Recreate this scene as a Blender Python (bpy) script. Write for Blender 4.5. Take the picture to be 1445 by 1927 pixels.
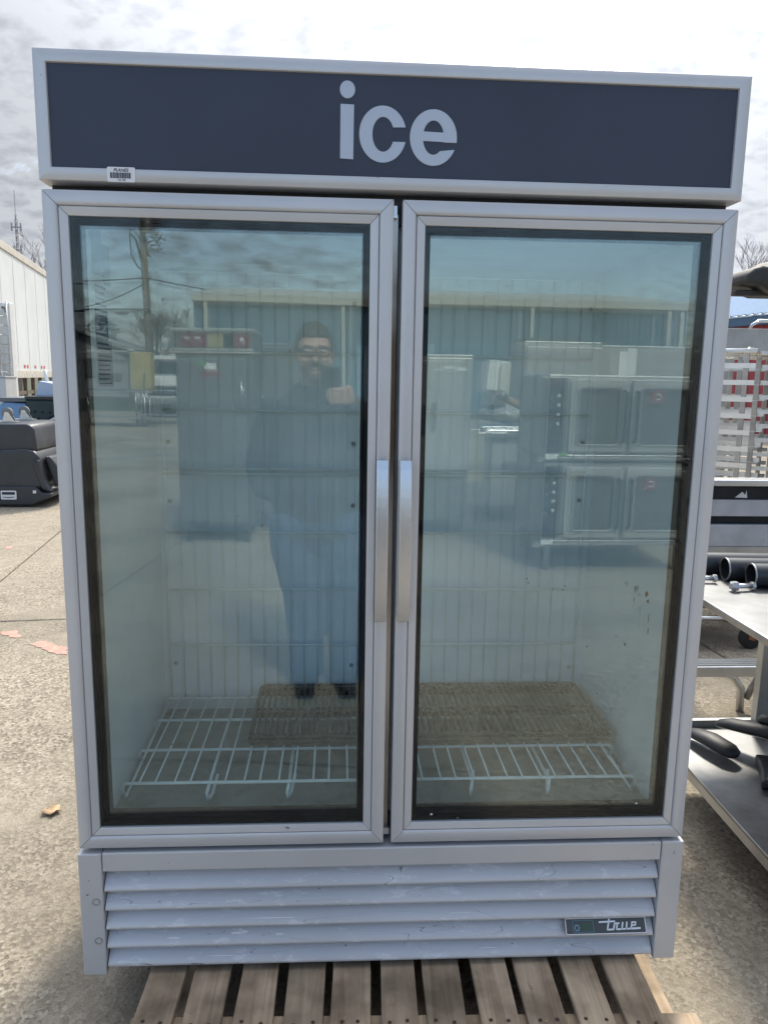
import bpy, bmesh, math, random
from mathutils import Vector, Matrix
random.seed(7)
R = math.radians
PI = math.pi
scene = bpy.context.scene
for _o in list(bpy.data.objects):
    bpy.data.objects.remove(_o)
COL = scene.collection

# ------------------------------------------------------------------ camera
cam_data = bpy.data.cameras.new('camera')
cam = bpy.data.objects.new('camera', cam_data)
COL.objects.link(cam)
CAM = Vector((0.5686, -1.5878, 1.4998))
CR = Vector((0.9982, -0.0580, 0.0158))      # right
CD = Vector((0.0055, -0.1730, -0.9849))     # down
CF = Vector((0.0599, 0.9832, -0.1724))      # forward
m3 = Matrix((CR, -CD, -CF)).transposed()
cam.matrix_world = Matrix.Translation(CAM) @ m3.to_4x4()
cam_data.sensor_fit = 'VERTICAL'
cam_data.sensor_height = 24.0
cam_data.lens = 1447.0 / 1927.0 * 24.0
cam_data.clip_start = 0.02
cam_data.clip_end = 1500
scene.camera = cam

# ------------------------------------------------------------------ sky and sun
SUN_AZ, SUN_EL = R(18), R(47)               # azimuth measured from +Y towards +X
SUN = Vector((math.sin(SUN_AZ) * math.cos(SUN_EL), math.cos(SUN_AZ) * math.cos(SUN_EL), math.sin(SUN_EL)))
world = bpy.data.worlds.new('World')
scene.world = world
world.use_nodes = True
wn, wl = world.node_tree.nodes, world.node_tree.links
wn.clear()
def wnode(t, **k):
    n = wn.new(t)
    for a, b in k.items():
        setattr(n, a, b)
    return n
def wmath(op, a, b=None, clamp=False):
    n = wnode('ShaderNodeMath', operation=op, use_clamp=clamp)
    for i, v in enumerate((a, b)):
        if v is None:
            continue
        if hasattr(v, 'links'):
            wl.new(v, n.inputs[i])
        else:
            n.inputs[i].default_value = v
    return n.outputs[0]
sky = wnode('ShaderNodeTexSky', sky_type='NISHITA', sun_disc=False)
sky.sun_elevation = SUN_EL
sky.sun_rotation = SUN_AZ
sky.air_density = 1.0
sky.dust_density = 1.2
tc = wnode('ShaderNodeTexCoord')
sep = wnode('ShaderNodeSeparateXYZ'); wl.new(tc.outputs['Generated'], sep.inputs[0])
zc = wmath('ADD', wmath('MAXIMUM', sep.outputs[2], 0.0), 0.30)
comb = wnode('ShaderNodeCombineXYZ')
wl.new(wmath('DIVIDE', sep.outputs[0], zc), comb.inputs[0])
wl.new(wmath('DIVIDE', sep.outputs[1], zc), comb.inputs[1])
def wnoise(scale, detail, rough, off, dist=0.0):
    mp = wnode('ShaderNodeMapping'); mp.inputs['Location'].default_value = off
    mp.inputs['Scale'].default_value = (1.0, 1.15, 1.0); mp.inputs['Rotation'].default_value = (0, 0, R(28))
    wl.new(comb.outputs[0], mp.inputs[0])
    n = wnode('ShaderNodeTexNoise'); n.inputs['Scale'].default_value = scale
    n.inputs['Detail'].default_value = detail; n.inputs['Roughness'].default_value = rough
    n.inputs['Distortion'].default_value = dist
    wl.new(mp.outputs[0], n.inputs['Vector'])
    return n.outputs['Fac']
n_cell = wnoise(15.0, 3, 0.55, (3.1, 1.7, 0), 0.15)      # small altocumulus cells
n_big = wnoise(1.1, 2, 0.5, (0.4, 5.2, 0))              # large gaps
dotn = wnode('ShaderNodeVectorMath', operation='DOT_PRODUCT')
wl.new(tc.outputs['Generated'], dotn.inputs[0]); dotn.inputs[1].default_value = SUN
glow = wmath('POWER', wmath('MAXIMUM', dotn.outputs['Value'], 0.0), 4.0)      # light scattered forward around the sun
glow0 = wmath('ADD', wmath('MULTIPLY', dotn.outputs['Value'], 0.5), 0.5)
# cloud cover
cov = wnode('ShaderNodeMapRange'); wl.new(wmath('ADD', wmath('ADD', wmath('MULTIPLY', n_cell, 0.45), wmath('MULTIPLY', n_big, 0.5)), wmath('ADD', wmath('MULTIPLY', glow0, 0.62), wmath('MULTIPLY', wmath('POWER', wmath('SUBTRACT', 1.0, wmath('MAXIMUM', sep.outputs[2], 0.0)), 6.0), 0.30))), cov.inputs[0])
cov.inputs[1].default_value = 0.71; cov.inputs[2].default_value = 0.95; cov.inputs[3].default_value = 0.0; cov.inputs[4].default_value = 1.0
# thickness makes the underside of a cell greyer
thick = wnode('ShaderNodeMapRange'); wl.new(n_cell, thick.inputs[0])
thick.inputs[1].default_value = 0.44; thick.inputs[2].default_value = 0.68; thick.inputs[3].default_value = 0.0; thick.inputs[4].default_value = 1.0
ccol = wnode('ShaderNodeMixRGB'); wl.new(thick.outputs[0], ccol.inputs[0])
ccol.inputs[1].default_value = (0.89, 0.93, 1.0, 1); ccol.inputs[2].default_value = (0.66, 0.69, 0.77, 1)
bg_sky = wnode('ShaderNodeBackground'); wl.new(sky.outputs[0], bg_sky.inputs[0]); bg_sky.inputs[1].default_value = 0.12
bg_cloud = wnode('ShaderNodeBackground'); wl.new(ccol.outputs[0], bg_cloud.inputs[0])
haze_low = wmath('MULTIPLY', wmath('POWER', wmath('SUBTRACT', 1.0, wmath('MAXIMUM', sep.outputs[2], 0.0)), 6.0), 0.42)   # bright hazy horizon
cs = wmath('ADD', wmath('ADD', wmath('MULTIPLY', glow, 0.66), haze_low), wmath('ADD', wmath('MULTIPLY', glow0, 0.08), 0.055))
wl.new(wmath('MULTIPLY', cs, wmath('ADD', wmath('MULTIPLY', wmath('POWER', wmath('MAXIMUM', sep.outputs[2], 0.0), 2.0), 2.8), 0.72)), bg_cloud.inputs[1])
mixs = wnode('ShaderNodeMixShader'); wl.new(cov.outputs[0], mixs.inputs[0])
wl.new(bg_sky.outputs[0], mixs.inputs[1]); wl.new(bg_cloud.outputs[0], mixs.inputs[2])
wout = wnode('ShaderNodeOutputWorld'); wl.new(mixs.outputs[0], wout.inputs[0])

sun_data = bpy.data.lights.new('sun', 'SUN')
sun_data.energy = 1.9
sun_data.angle = R(9)
sun_data.color = (1.0, 0.92, 0.78)
sun = bpy.data.objects.new('sun', sun_data)
COL.objects.link(sun)
sun.rotation_euler = SUN.to_track_quat('Z', 'Y').to_euler()
sun.location = (6, 20, 20)

vs = scene.view_settings
vs.view_transform = 'Standard'; vs.look = 'None'; vs.exposure = 1.18; vs.gamma = 1.0; vs.use_curve_mapping = False
scene.render.engine = 'CYCLES'
scene.cycles.use_denoising = True
scene.cycles.transparent_max_bounces = 24
scene.cycles.max_bounces = 7
scene.cycles.diffuse_bounces = 3
scene.cycles.glossy_bounces = 4
scene.cycles.use_adaptive_sampling = True
scene.cycles.adaptive_threshold = 0.014
scene.cycles.caustics_reflective = False
scene.cycles.caustics_refractive = False

# ------------------------------------------------------------------ helpers: materials
MATS = {}
def mat(name, col, rough=0.5, metal=0.0, var=0.0, vscale=8.0, bump=0.0, bscale=60.0, spec=0.5, stretch=None, col2=None, lo=0.4, hi=0.65, detail=4, coat=0.0):
    """Principled material: base colour drifting to col2 (or a darker/lighter tone) by noise, fine bump."""
    if name in MATS:
        return MATS[name]
    m = bpy.data.materials.new(name); m.use_nodes = True
    nt = m.node_tree; N, L = nt.nodes, nt.links
    b = N['Principled BSDF']
    b.inputs['Base Color'].default_value = (*col, 1)
    b.inputs['Roughness'].default_value = rough
    b.inputs['Metallic'].default_value = metal
    b.inputs['Specular IOR Level'].default_value = spec
    b.inputs['Coat Weight'].default_value = coat
    if var or bump or col2:
        t = N.new('ShaderNodeTexCoord'); src = t.outputs['Object']
        if stretch:
            mp = N.new('ShaderNodeMapping'); mp.inputs['Scale'].default_value = stretch
            L.new(src, mp.inputs[0]); src = mp.outputs[0]
    if var or col2:
        n = N.new('ShaderNodeTexNoise'); n.inputs['Scale'].default_value = vscale; n.inputs['Detail'].default_value = detail
        n.inputs['Roughness'].default_value = 0.6
        L.new(src, n.inputs['Vector'])
        r = N.new('ShaderNodeValToRGB')
        c2 = col2 if col2 else tuple(c * (1 - var) for c in col)
        c1 = col if col2 else tuple(min(1, c * (1 + var * 0.6)) for c in col)
        r.color_ramp.elements[0].position = lo; r.color_ramp.elements[0].color = (*c1, 1)
        r.color_ramp.elements[1].position = hi; r.color_ramp.elements[1].color = (*c2, 1)
        L.new(n.outputs['Fac'], r.inputs[0]); L.new(r.outputs[0], b.inputs['Base Color'])
        rr = N.new('ShaderNodeMapRange'); L.new(n.outputs['Fac'], rr.inputs[0])
        rr.inputs[3].default_value = max(0.02, rough - 0.07); rr.inputs[4].default_value = min(1, rough + 0.07)
        L.new(rr.outputs[0], b.inputs['Roughness'])
    if bump:
        n2 = N.new('ShaderNodeTexNoise'); n2.inputs['Scale'].default_value = bscale; n2.inputs['Detail'].default_value = 3
        L.new(src, n2.inputs['Vector'])
        bp = N.new('ShaderNodeBump'); bp.inputs['Strength'].default_value = bump; bp.inputs['Distance'].default_value = 0.01
        L.new(n2.outputs['Fac'], bp.inputs['Height']); L.new(bp.outputs[0], b.inputs['Normal'])
    MATS[name] = m
    return m

def glass_mat(name, tint, r0):
    """Thin clear pane: Schlick reflection over a tinted see-through sheet."""
    m = bpy.data.materials.new(name); m.use_nodes = True
    N, L = m.node_tree.nodes, m.node_tree.links
    N.clear()
    out = N.new('ShaderNodeOutputMaterial')
    geo = N.new('ShaderNodeNewGeometry')
    def mth(op, a, b=None):
        n = N.new('ShaderNodeMath'); n.operation = op
        for i, v in enumerate((a, b)):
            if v is None: continue
            if hasattr(v, 'links'): L.new(v, n.inputs[i])
            else: n.inputs[i].default_value = v
        return n.outputs[0]
    d = N.new('ShaderNodeVectorMath'); d.operation = 'DOT_PRODUCT'
    L.new(geo.outputs['Incoming'], d.inputs[0]); L.new(geo.outputs['Normal'], d.inputs[1])
    om = mth('SUBTRACT', 1.0, mth('ABSOLUTE', d.outputs['Value']))
    f = mth('ADD', mth('MULTIPLY', mth('POWER', om, 5.0), 1.0 - r0), r0)
    tr = N.new('ShaderNodeBsdfTransparent'); tr.inputs[0].default_value = (*tint, 1)
    gl = N.new('ShaderNodeBsdfGlossy'); gl.inputs['Roughness'].default_value = 0.0; gl.inputs['Color'].default_value = (1, 1, 1, 1)
    mx = N.new('ShaderNodeMixShader'); L.new(f, mx.inputs[0]); L.new(tr.outputs[0], mx.inputs[1]); L.new(gl.outputs[0], mx.inputs[2])
    L.new(mx.outputs[0], out.inputs[0])
    return m

# ------------------------------------------------------------------ helpers: geometry
class MB:
    """collects boxes, tubes, prisms and lathes into one mesh"""
    def __init__(s): s.v = []; s.f = []
    def add(s, vs_, fs):
        o = len(s.v); s.v += [tuple(p) for p in vs_]; s.f += [tuple(i + o for i in f) for f in fs]; return s
    def box(s, x0, x1, y0, y1, z0, z1):
        return s.add([(x0, y0, z0), (x1, y0, z0), (x1, y1, z0), (x0, y1, z0), (x0, y0, z1), (x1, y0, z1), (x1, y1, z1), (x0, y1, z1)],
                     [(0, 3, 2, 1), (4, 5, 6, 7), (0, 1, 5, 4), (1, 2, 6, 5), (2, 3, 7, 6), (3, 0, 4, 7)])
    def cbox(s, c, size, rot=None):
        h = [d / 2 for d in size]
        ps = [Vector((sx * h[0], sy * h[1], sz * h[2])) for sz in (-1, 1) for sx, sy in ((-1, -1), (1, -1), (1, 1), (-1, 1))]
        if rot is not None: ps = [rot @ p for p in ps]
        ps = [p + Vector(c) for p in ps]
        return s.add(ps, [(0, 3, 2, 1), (4, 5, 6, 7), (0, 1, 5, 4), (1, 2, 6, 5), (2, 3, 7, 6), (3, 0, 4, 7)])
    def tube(s, path, r, n=8, cap=True, flat=None):
        P = [Vector(p) for p in path]; k = len(P)
        rs = r if isinstance(r, (list, tuple)) else [r] * k
        prev = None; rings = []
        for i in range(k):
            t = (P[min(i + 1, k - 1)] - P[max(i - 1, 0)]).normalized()
            if prev is None:
                a = Vector((0, 0, 1)) if abs(t.z) < 0.9 else Vector((1, 0, 0))
                u = a.cross(t).normalized()
            else:
                u = (prev - t * prev.dot(t)).normalized()
            prev = u; w = t.cross(u)
            fl = flat[i] if flat else 1.0
            rings.append([P[i] + (u * math.cos(2 * PI * j / n) + w * math.sin(2 * PI * j / n) * fl) * rs[i] for j in range(n)])
        vs_ = [p for rg in rings for p in rg]; fs = []
        for i in range(k - 1):
            for j in range(n):
                fs.append((i * n + j, i * n + (j + 1) % n, (i + 1) * n + (j + 1) % n, (i + 1) * n + j))
        if cap: fs += [tuple(range(n - 1, -1, -1)), tuple((k - 1) * n + j for j in range(n))]
        return s.add(vs_, fs)
    def prism(s, poly, a, b, axis='y'):
        """poly of 2D points; axis y: (x,z); axis x: (y,z); axis z: (x,y)"""
        n = len(poly)
        def P(p, t): return {'y': (p[0], t, p[1]), 'x': (t, p[0], p[1]), 'z': (p[0], p[1], t)}[axis]
        return s.add([P(p, a) for p in poly] + [P(p, b) for p in poly],
                     [tuple(range(n)), tuple(range(2 * n - 1, n - 1, -1))] + [(i, (i + 1) % n + 0, (i + 1) % n + n, i + n) for i in range(n)])
    def ring(s, outer, inner, a, b, axis='y'):
        """solid band between two polygons of equal length (open band if they do not close)"""
        n = len(outer)
        def P(p, t): return {'y': (p[0], t, p[1]), 'x': (t, p[0], p[1]), 'z': (p[0], p[1], t)}[axis]
        vs_ = [P(p, a) for p in outer] + [P(p, a) for p in inner] + [P(p, b) for p in outer] + [P(p, b) for p in inner]
        fs = []
        for i in range(n):
            j = (i + 1) % n
            fs += [(i, j, n + j, n + i), (2 * n + i, 3 * n + i, 3 * n + j, 2 * n + j), (i, 2 * n + i, 2 * n + j, j), (n + i, n + j, 3 * n + j, 3 * n + i)]
        return s.add(vs_, fs)
    def ell(s, c, r, nu=16, nv=10, rot=None):
        vs_ = []; fs = []
        for i in range(nv + 1):
            th = PI * i / nv
            for j in range(nu):
                ph = 2 * PI * j / nu
                p = Vector((r[0] * math.sin(th) * math.cos(ph), r[1] * math.sin(th) * math.sin(ph), r[2] * math.cos(th)))
                if rot is not None: p = rot @ p
                vs_.append(p + Vector(c))
        for i in range(nv):
            for j in range(nu):
                fs.append((i * nu + j, (i + 1) * nu + j, (i + 1) * nu + (j + 1) % nu, i * nu + (j + 1) % nu))
        return s.add(vs_, fs)
    def lathe(s, prof, c=(0, 0, 0), n=16, axis='z'):
        """prof: list of (radius, height)"""
        k = len(prof); vs_ = []
        for r_, h in prof:
            for j in range(n):
                a = 2 * PI * j / n; p = (r_ * math.cos(a), r_ * math.sin(a), h)
                if axis == 'x': p = (p[2], p[0], p[1])
                if axis == 'y': p = (p[0], p[2], p[1])
                vs_.append((p[0] + c[0], p[1] + c[1], p[2] + c[2]))
        fs = [(i * n + j, i * n + (j + 1) % n, (i + 1) * n + (j + 1) % n, (i + 1) * n + j) for i in range(k - 1) for j in range(n)]
        fs += [tuple(range(n - 1, -1, -1)), tuple((k - 1) * n + j for j in range(n))]
        return s.add(vs_, fs)
    def mesh(s, name, smooth=False):
        me = bpy.data.meshes.new(name); me.from_pydata(s.v, [], s.f)
        bm = bmesh.new(); bm.from_mesh(me)
        bmesh.ops.recalc_face_normals(bm, faces=bm.faces)
        bm.to_mesh(me); bm.free()
        if smooth: me.polygons.foreach_set('use_smooth', [True] * len(me.polygons))
        me.update(); return me
    def build(s, name, m, parent=None, bevel=0.0, smooth=False, seg=2, auto=None):
        me = s.mesh(name, smooth); me.materials.append(m)
        o = bpy.data.objects.new(name, me); COL.objects.link(o)
        if parent is not None: o.parent = parent
        if bevel:
            md = o.modifiers.new('bevel', 'BEVEL'); md.width = bevel; md.segments = seg; md.limit_method = 'ANGLE'; md.angle_limit = R(40)
            md.harden_normals = False
        if auto:
            me.polygons.foreach_set('use_smooth', [True] * len(me.polygons))
            me.set_sharp_from_angle(angle=R(auto))
        return o
def tag(o, label=None, cat=None, group=None, kind=None):
    if label: o['label'] = label
    if cat: o['category'] = cat
    if group: o['group'] = group
    if kind: o['kind'] = kind
    return o
def thing(name, label, cat, loc=(0, 0, 0), rz=0.0, group=None):
    o = bpy.data.objects.new(name, None); COL.objects.link(o); o.empty_display_size = 0.1
    o.location = loc; o.rotation_euler = (0, 0, rz)
    return tag(o, label, cat, group)
def copy_part(o, parent, loc=None, rot=None):
    c = o.copy(); COL.objects.link(c); c.parent = parent
    if loc is not None: c.location = loc
    if rot is not None: c.rotation_euler = rot
    return c
def text_mesh(body, size, name, m, parent, matrix, shear=0.0, bold=0.0, align='CENTER', space=1.0):
    cu = bpy.data.curves.new(name, 'FONT'); cu.body = body; cu.size = size; cu.shear = shear; cu.offset = bold
    cu.align_x = align; cu.extrude = 0.0002; cu.space_character = space
    t = bpy.data.objects.new(name + '_tmp', cu); COL.objects.link(t)
    dg = bpy.context.evaluated_depsgraph_get(); dg.update()
    me = bpy.data.meshes.new_from_object(t.evaluated_get(dg))
    bpy.data.objects.remove(t)
    me.materials.clear(); me.materials.append(m)
    o = bpy.data.objects.new(name, me); COL.objects.link(o); o.parent = parent; o.matrix_local = matrix
    return o
def wavy_pane(hw, hh, th, seed, amp=0.00016, nx=30, nz=60):
    """sheet of float glass, its faces rolling by tenths of a millimetre"""
    rnd = random.Random(seed)
    W = [(rnd.uniform(4, 13), rnd.uniform(2, 8), rnd.uniform(0, 6.3), rnd.uniform(0.3, 1.0)) for _ in range(5)]
    def f(x, z): return amp * sum(a * math.sin(kx * x + kz * z + ph_) * 6.0 / (kx + kz) for kx, kz, ph_, a in W)
    mb = MB(); n = (nx + 1) * (nz + 1); vs_ = []
    for side in (0, 1):
        for j in range(nz + 1):
            for i in range(nx + 1):
                x, z = -hw + 2 * hw * i / nx, -hh + 2 * hh * j / nz
                vs_.append((x, side * th + f(x, z), z))
    fs = []
    for j in range(nz):
        for i in range(nx):
            a = j * (nx + 1) + i; q_ = (a, a + 1, a + nx + 2, a + nx + 1)
            fs.append(q_); fs.append(tuple(n + v for v in reversed(q_)))
    edge = [i for i in range(nx + 1)] + [j * (nx + 1) + nx for j in range(1, nz + 1)] + [nz * (nx + 1) + i for i in range(nx - 1, -1, -1)] + [j * (nx + 1) for j in range(nz - 1, 0, -1)]
    for k in range(len(edge)):
        a, b = edge[k], edge[(k + 1) % len(edge)]; fs.append((a, n + a, n + b, b))
    mb.add(vs_, fs); return mb
def mitre(x0, x1, z0, z1, prof, gap=0.0006):
    """four mitred frame pieces: left stile, right stile, bottom rail, top rail; prof = closed loop of (inset, y)"""
    out = []
    n = len(prof)
    for side in 'LRBT':
        mb = MB(); a = []; b = []
        for u, y in prof:
            if side == 'L': a.append((x0 + u, y, z0 + u + gap)); b.append((x0 + u, y, z1 - u - gap))
            if side == 'R': a.append((x1 - u, y, z0 + u + gap)); b.append((x1 - u, y, z1 - u - gap))
            if side == 'B': a.append((x0 + u + gap, y, z0 + u)); b.append((x1 - u - gap, y, z0 + u))
            if side == 'T': a.append((x0 + u + gap, y, z1 - u)); b.append((x1 - u - gap, y, z1 - u))
        mb.add(a + b, [tuple(range(n)), tuple(range(2 * n - 1, n - 1, -1))] + [(i, (i + 1) % n, n + (i + 1) % n, n + i) for i in range(n)])
        out.append(mb)
    return out
def arc(cx, cy, r, a0, a1, n, ry=None):
    ry = r if ry is None else ry
    return [(cx + r * math.cos(R(a0 + (a1 - a0) * i / n)), cy + ry * math.sin(R(a0 + (a1 - a0) * i / n))) for i in range(n + 1)]
def rrect(x0, x1, z0, z1, r, n=4):
    return arc(x1 - r, z1 - r, r, 0, 90, n) + arc(x0 + r, z1 - r, r, 90, 180, n) + arc(x0 + r, z0 + r, r, 180, 270, n) + arc(x1 - r, z0 + r, r, 270, 360, n)
def caster(parent, x, y, r, mwheel, mmetal, top, name='caster'):
    mb = MB(); mb.lathe([(r * 0.35, -0.016), (r * 0.9, -0.016), (r, -0.01), (r, 0.01), (r * 0.9, 0.016), (r * 0.35, 0.016)], (x, y, r), 16, 'x')
    o = mb.build(name, mwheel, parent, auto=40)
    mb = MB()
    for sx in (-0.021, 0.021): mb.box(x + sx - 0.002, x + sx + 0.002, y - 0.018, y + 0.018, r * 0.8, r * 2 + 0.01)
    mb.box(x - 0.03, x + 0.03, y - 0.03, y + 0.03, r * 2 + 0.01, top)
    mb.build('fork', mmetal, o)
    return o
# ------------------------------------------------------------------ ground
def concrete_mat():
    m = bpy.data.materials.new('exposed_aggregate_concrete'); m.use_nodes = True
    N, L = m.node_tree.nodes, m.node_tree.links; b = N['Principled BSDF']
    geo = N.new('ShaderNodeNewGeometry'); P = geo.outputs['Position']
    def noise(scale, det, rough=0.6):
        n = N.new('ShaderNodeTexNoise'); n.inputs['Scale'].default_value = scale; n.inputs['Detail'].default_value = det
        n.inputs['Roughness'].default_value = rough; L.new(P, n.inputs['Vector']); return n.outputs['Fac']
    def ramp(f, stops):
        r = N.new('ShaderNodeValToRGB'); e = r.color_ramp.elements
        e[0].position, e[0].color = stops[0][0], (*stops[0][1], 1); e[1].position, e[1].color = stops[-1][0], (*stops[-1][1], 1)
        for p, c in stops[1:-1]:
            x = e.new(p); x.color = (*c, 1)
        L.new(f, r.inputs[0]); return r.outputs[0]
    def mix(f, a, c, mode='MIX'):
        x = N.new('ShaderNodeMixRGB'); x.blend_type = mode
        for i, v in enumerate((f, a, c)):
            if hasattr(v, 'links'): L.new(v, x.inputs[i])
            else: x.inputs[i].default_value = v if i == 0 else (*v, 1)
        return x.outputs[0]
    # cement paste with pebbles showing through where it has worn
    vor = N.new('ShaderNodeTexVoronoi'); vor.inputs['Scale'].default_value = 95; vor.inputs['Randomness'].default_value = 1.0; L.new(P, vor.inputs['Vector'])
    peb = ramp(vor.outputs['Color'], [(0.0, (0.10, 0.085, 0.07)), (0.35, (0.25, 0.21, 0.165)), (0.6, (0.40, 0.345, 0.265)), (0.85, (0.52, 0.46, 0.36)), (1.0, (0.62, 0.58, 0.50))])
    paste = ramp(noise(11, 6, 0.7), [(0.3, (0.29, 0.252, 0.195)), (0.5, (0.38, 0.335, 0.26)), (0.7, (0.45, 0.40, 0.318))])
    wear = ramp(noise(1.7, 5, 0.62), [(0.40, (0.12, 0.12, 0.12)), (0.60, (0.85, 0.85, 0.85))])
    col = mix(wear, paste, peb)
    spk = ramp(noise(210, 2), [(0.36, (0.40, 0.38, 0.36)), (0.48, (1, 1, 1))])
    col = mix(0.42, col, spk, 'MULTIPLY')
    spk2 = ramp(noise(75, 3, 0.7), [(0.34, (0.55, 0.53, 0.50)), (0.50, (1, 1, 1))])
    col = mix(0.38, col, spk2, 'MULTIPLY')
    stain = ramp(noise(0.55, 4, 0.6), [(0.36, (0.58, 0.57, 0.56)), (0.50, (0.92, 0.92, 0.92)), (0.62, (1, 1, 1))])
    col = mix(0.85, col, stain, 'MULTIPLY')
    oil = ramp(noise(3.1, 7, 0.72), [(0.27, (0.45, 0.44, 0.43)), (0.36, (1, 1, 1))])
    col = mix(0.9, col, oil, 'MULTIPLY')
    L.new(col, b.inputs['Base Color']); b.inputs['Roughness'].default_value = 0.9; b.inputs['Specular IOR Level'].default_value = 0.25
    bp = N.new('ShaderNodeBump'); bp.inputs['Strength'].default_value = 0.4; bp.inputs['Distance'].default_value = 0.005
    ad = N.new('ShaderNodeMath'); ad.operation = 'ADD'; L.new(vor.outputs['Distance'], ad.inputs[0]); L.new(noise(140, 3), ad.inputs[1])
    L.new(ad.outputs[0], bp.inputs['Height']); L.new(bp.outputs[0], b.inputs['Normal'])
    return m
M_CONC = concrete_mat()
M_DIRT = mat('joint_dirt', (0.07, 0.065, 0.05), 0.95, col2=(0.06, 0.08, 0.035), vscale=6)
g = MB(); g.add([(-400, -400, -0.03), (400, -400, -0.03), (400, 400, -0.03), (-400, 400, -0.03)], [(0, 1, 2, 3)])
ground = tag(g.build('ground', M_DIRT), kind='structure')
# cast slabs with open joints; the grid lies 6.6 degrees off the freezer's front
GA = R(6.6); gx = Vector((math.cos(GA), math.sin(GA), 0)); gy = Vector((-math.sin(GA), math.cos(GA), 0))
SP = 4.37; G0 = Vector((-1.76, 3.0, 0))
sl = MB(); sl.box(0.007, SP - 0.007, 0.007, SP - 0.007, -0.12, 0.0)
slab0 = None
for i in range(-5, 7):
    for j in range(-7, 5):
        o_ = G0 + gx * SP * i + gy * SP * j
        if slab0 is None:
            slab0 = sl.build('slab', M_CONC, ground, bevel=0.006, seg=1); s_ = slab0
        else: s_ = copy_part(slab0, ground)
        s_.location = o_; s_.rotation_euler = (0, 0, GA)
# worn paint on the slabs
M_RED = mat('worn_red_paint', (0.52, 0.29, 0.235), 0.9, col2=(0.45, 0.37, 0.285), vscale=26, lo=0.48, hi=0.60, bump=0.5, bscale=140)
M_BLUEP = mat('worn_blue_paint', (0.10, 0.17, 0.30), 0.85, col2=(0.3, 0.3, 0.28), vscale=9, lo=0.45, hi=0.62)
def blot(name, pts, m, z=0.003, jit=0.02, sub=5):
    P = []
    for k in range(len(pts)):
        a, c = Vector(pts[k]), Vector(pts[(k + 1) % len(pts)])
        for q in range(sub):
            p = a.lerp(c, q / sub); P.append((p.x + random.uniform(-jit, jit), p.y + random.uniform(-jit, jit)))
    mb = MB(); mb.prism(P, z - 0.002, z, 'z'); return mb.build(name, m, ground)
blot('red_paint_patch', [(-1.15, 2.627), (-1.082, 2.679), (-0.998, 2.607), (-0.916, 2.563), (-0.877, 2.447), (-0.947, 2.465), (-1.025, 2.523), (-1.086, 2.574)], M_RED, jit=0.012)
blot('red_paint_patch', [(-1.379, 2.83), (-1.315, 2.857), (-1.23, 2.735), (-1.277, 2.726), (-1.346, 2.773)], M_RED, jit=0.012)
blot('red_paint_patch', [(-2.301, 5.091), (-2.256, 5.134), (-2.209, 5.029), (-2.254, 5.008)], M_RED, jit=0.008)
blot('blue_paint_line', [(-4.6, -10.9), (-2.0, -13.2), (-1.9, -13.1), (-4.5, -10.75)], M_BLUEP, jit=0.05)
# a dried leaf
M_LEAF = mat('dry_leaf', (0.42, 0.28, 0.16), 0.7, var=0.3, vscale=40)
lf = MB(); L0 = []
for k, (a, r_) in enumerate([(90, .030), (60, .022), (35, .033), (10, .026), (-20, .034), (-50, .022), (-75, .030), (-105, .028), (-130, .022), (200, .034), (170, .025), (145, .033), (120, .022)]):
    L0.append((r_ * math.cos(R(a)), r_ * math.sin(R(a)), 0.012 * abs(math.sin(R(a * 1.5))) + 0.006))
nn = len(L0)
lf.add([(0, 0, 0.004)] + L0 + [(0, 0, 0.0028)] + [(p[0], p[1], p[2] - 0.0012) for p in L0],
       [(0, 1 + k, 1 + (k + 1) % nn) for k in range(nn)] + [(nn + 1, nn + 2 + (k + 1) % nn, nn + 2 + k) for k in range(nn)] + [(1 + k, nn + 2 + k, nn + 2 + (k + 1) % nn, 1 + (k + 1) % nn) for k in range(nn)])
leaf = thing('dry_leaf', 'curled tan dry leaf lying on the concrete left of the freezer', 'leaf', (-0.41, 0.91, 0), R(20))
lf.build('blade', M_LEAF, leaf, smooth=True)
st = MB(); st.tube([(0, 0.02, 0.008), (0.004, 0.045, 0.012), (0.0, 0.062, 0.020)], 0.0012, 5); st.build('stalk', M_LEAF, leaf)

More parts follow.
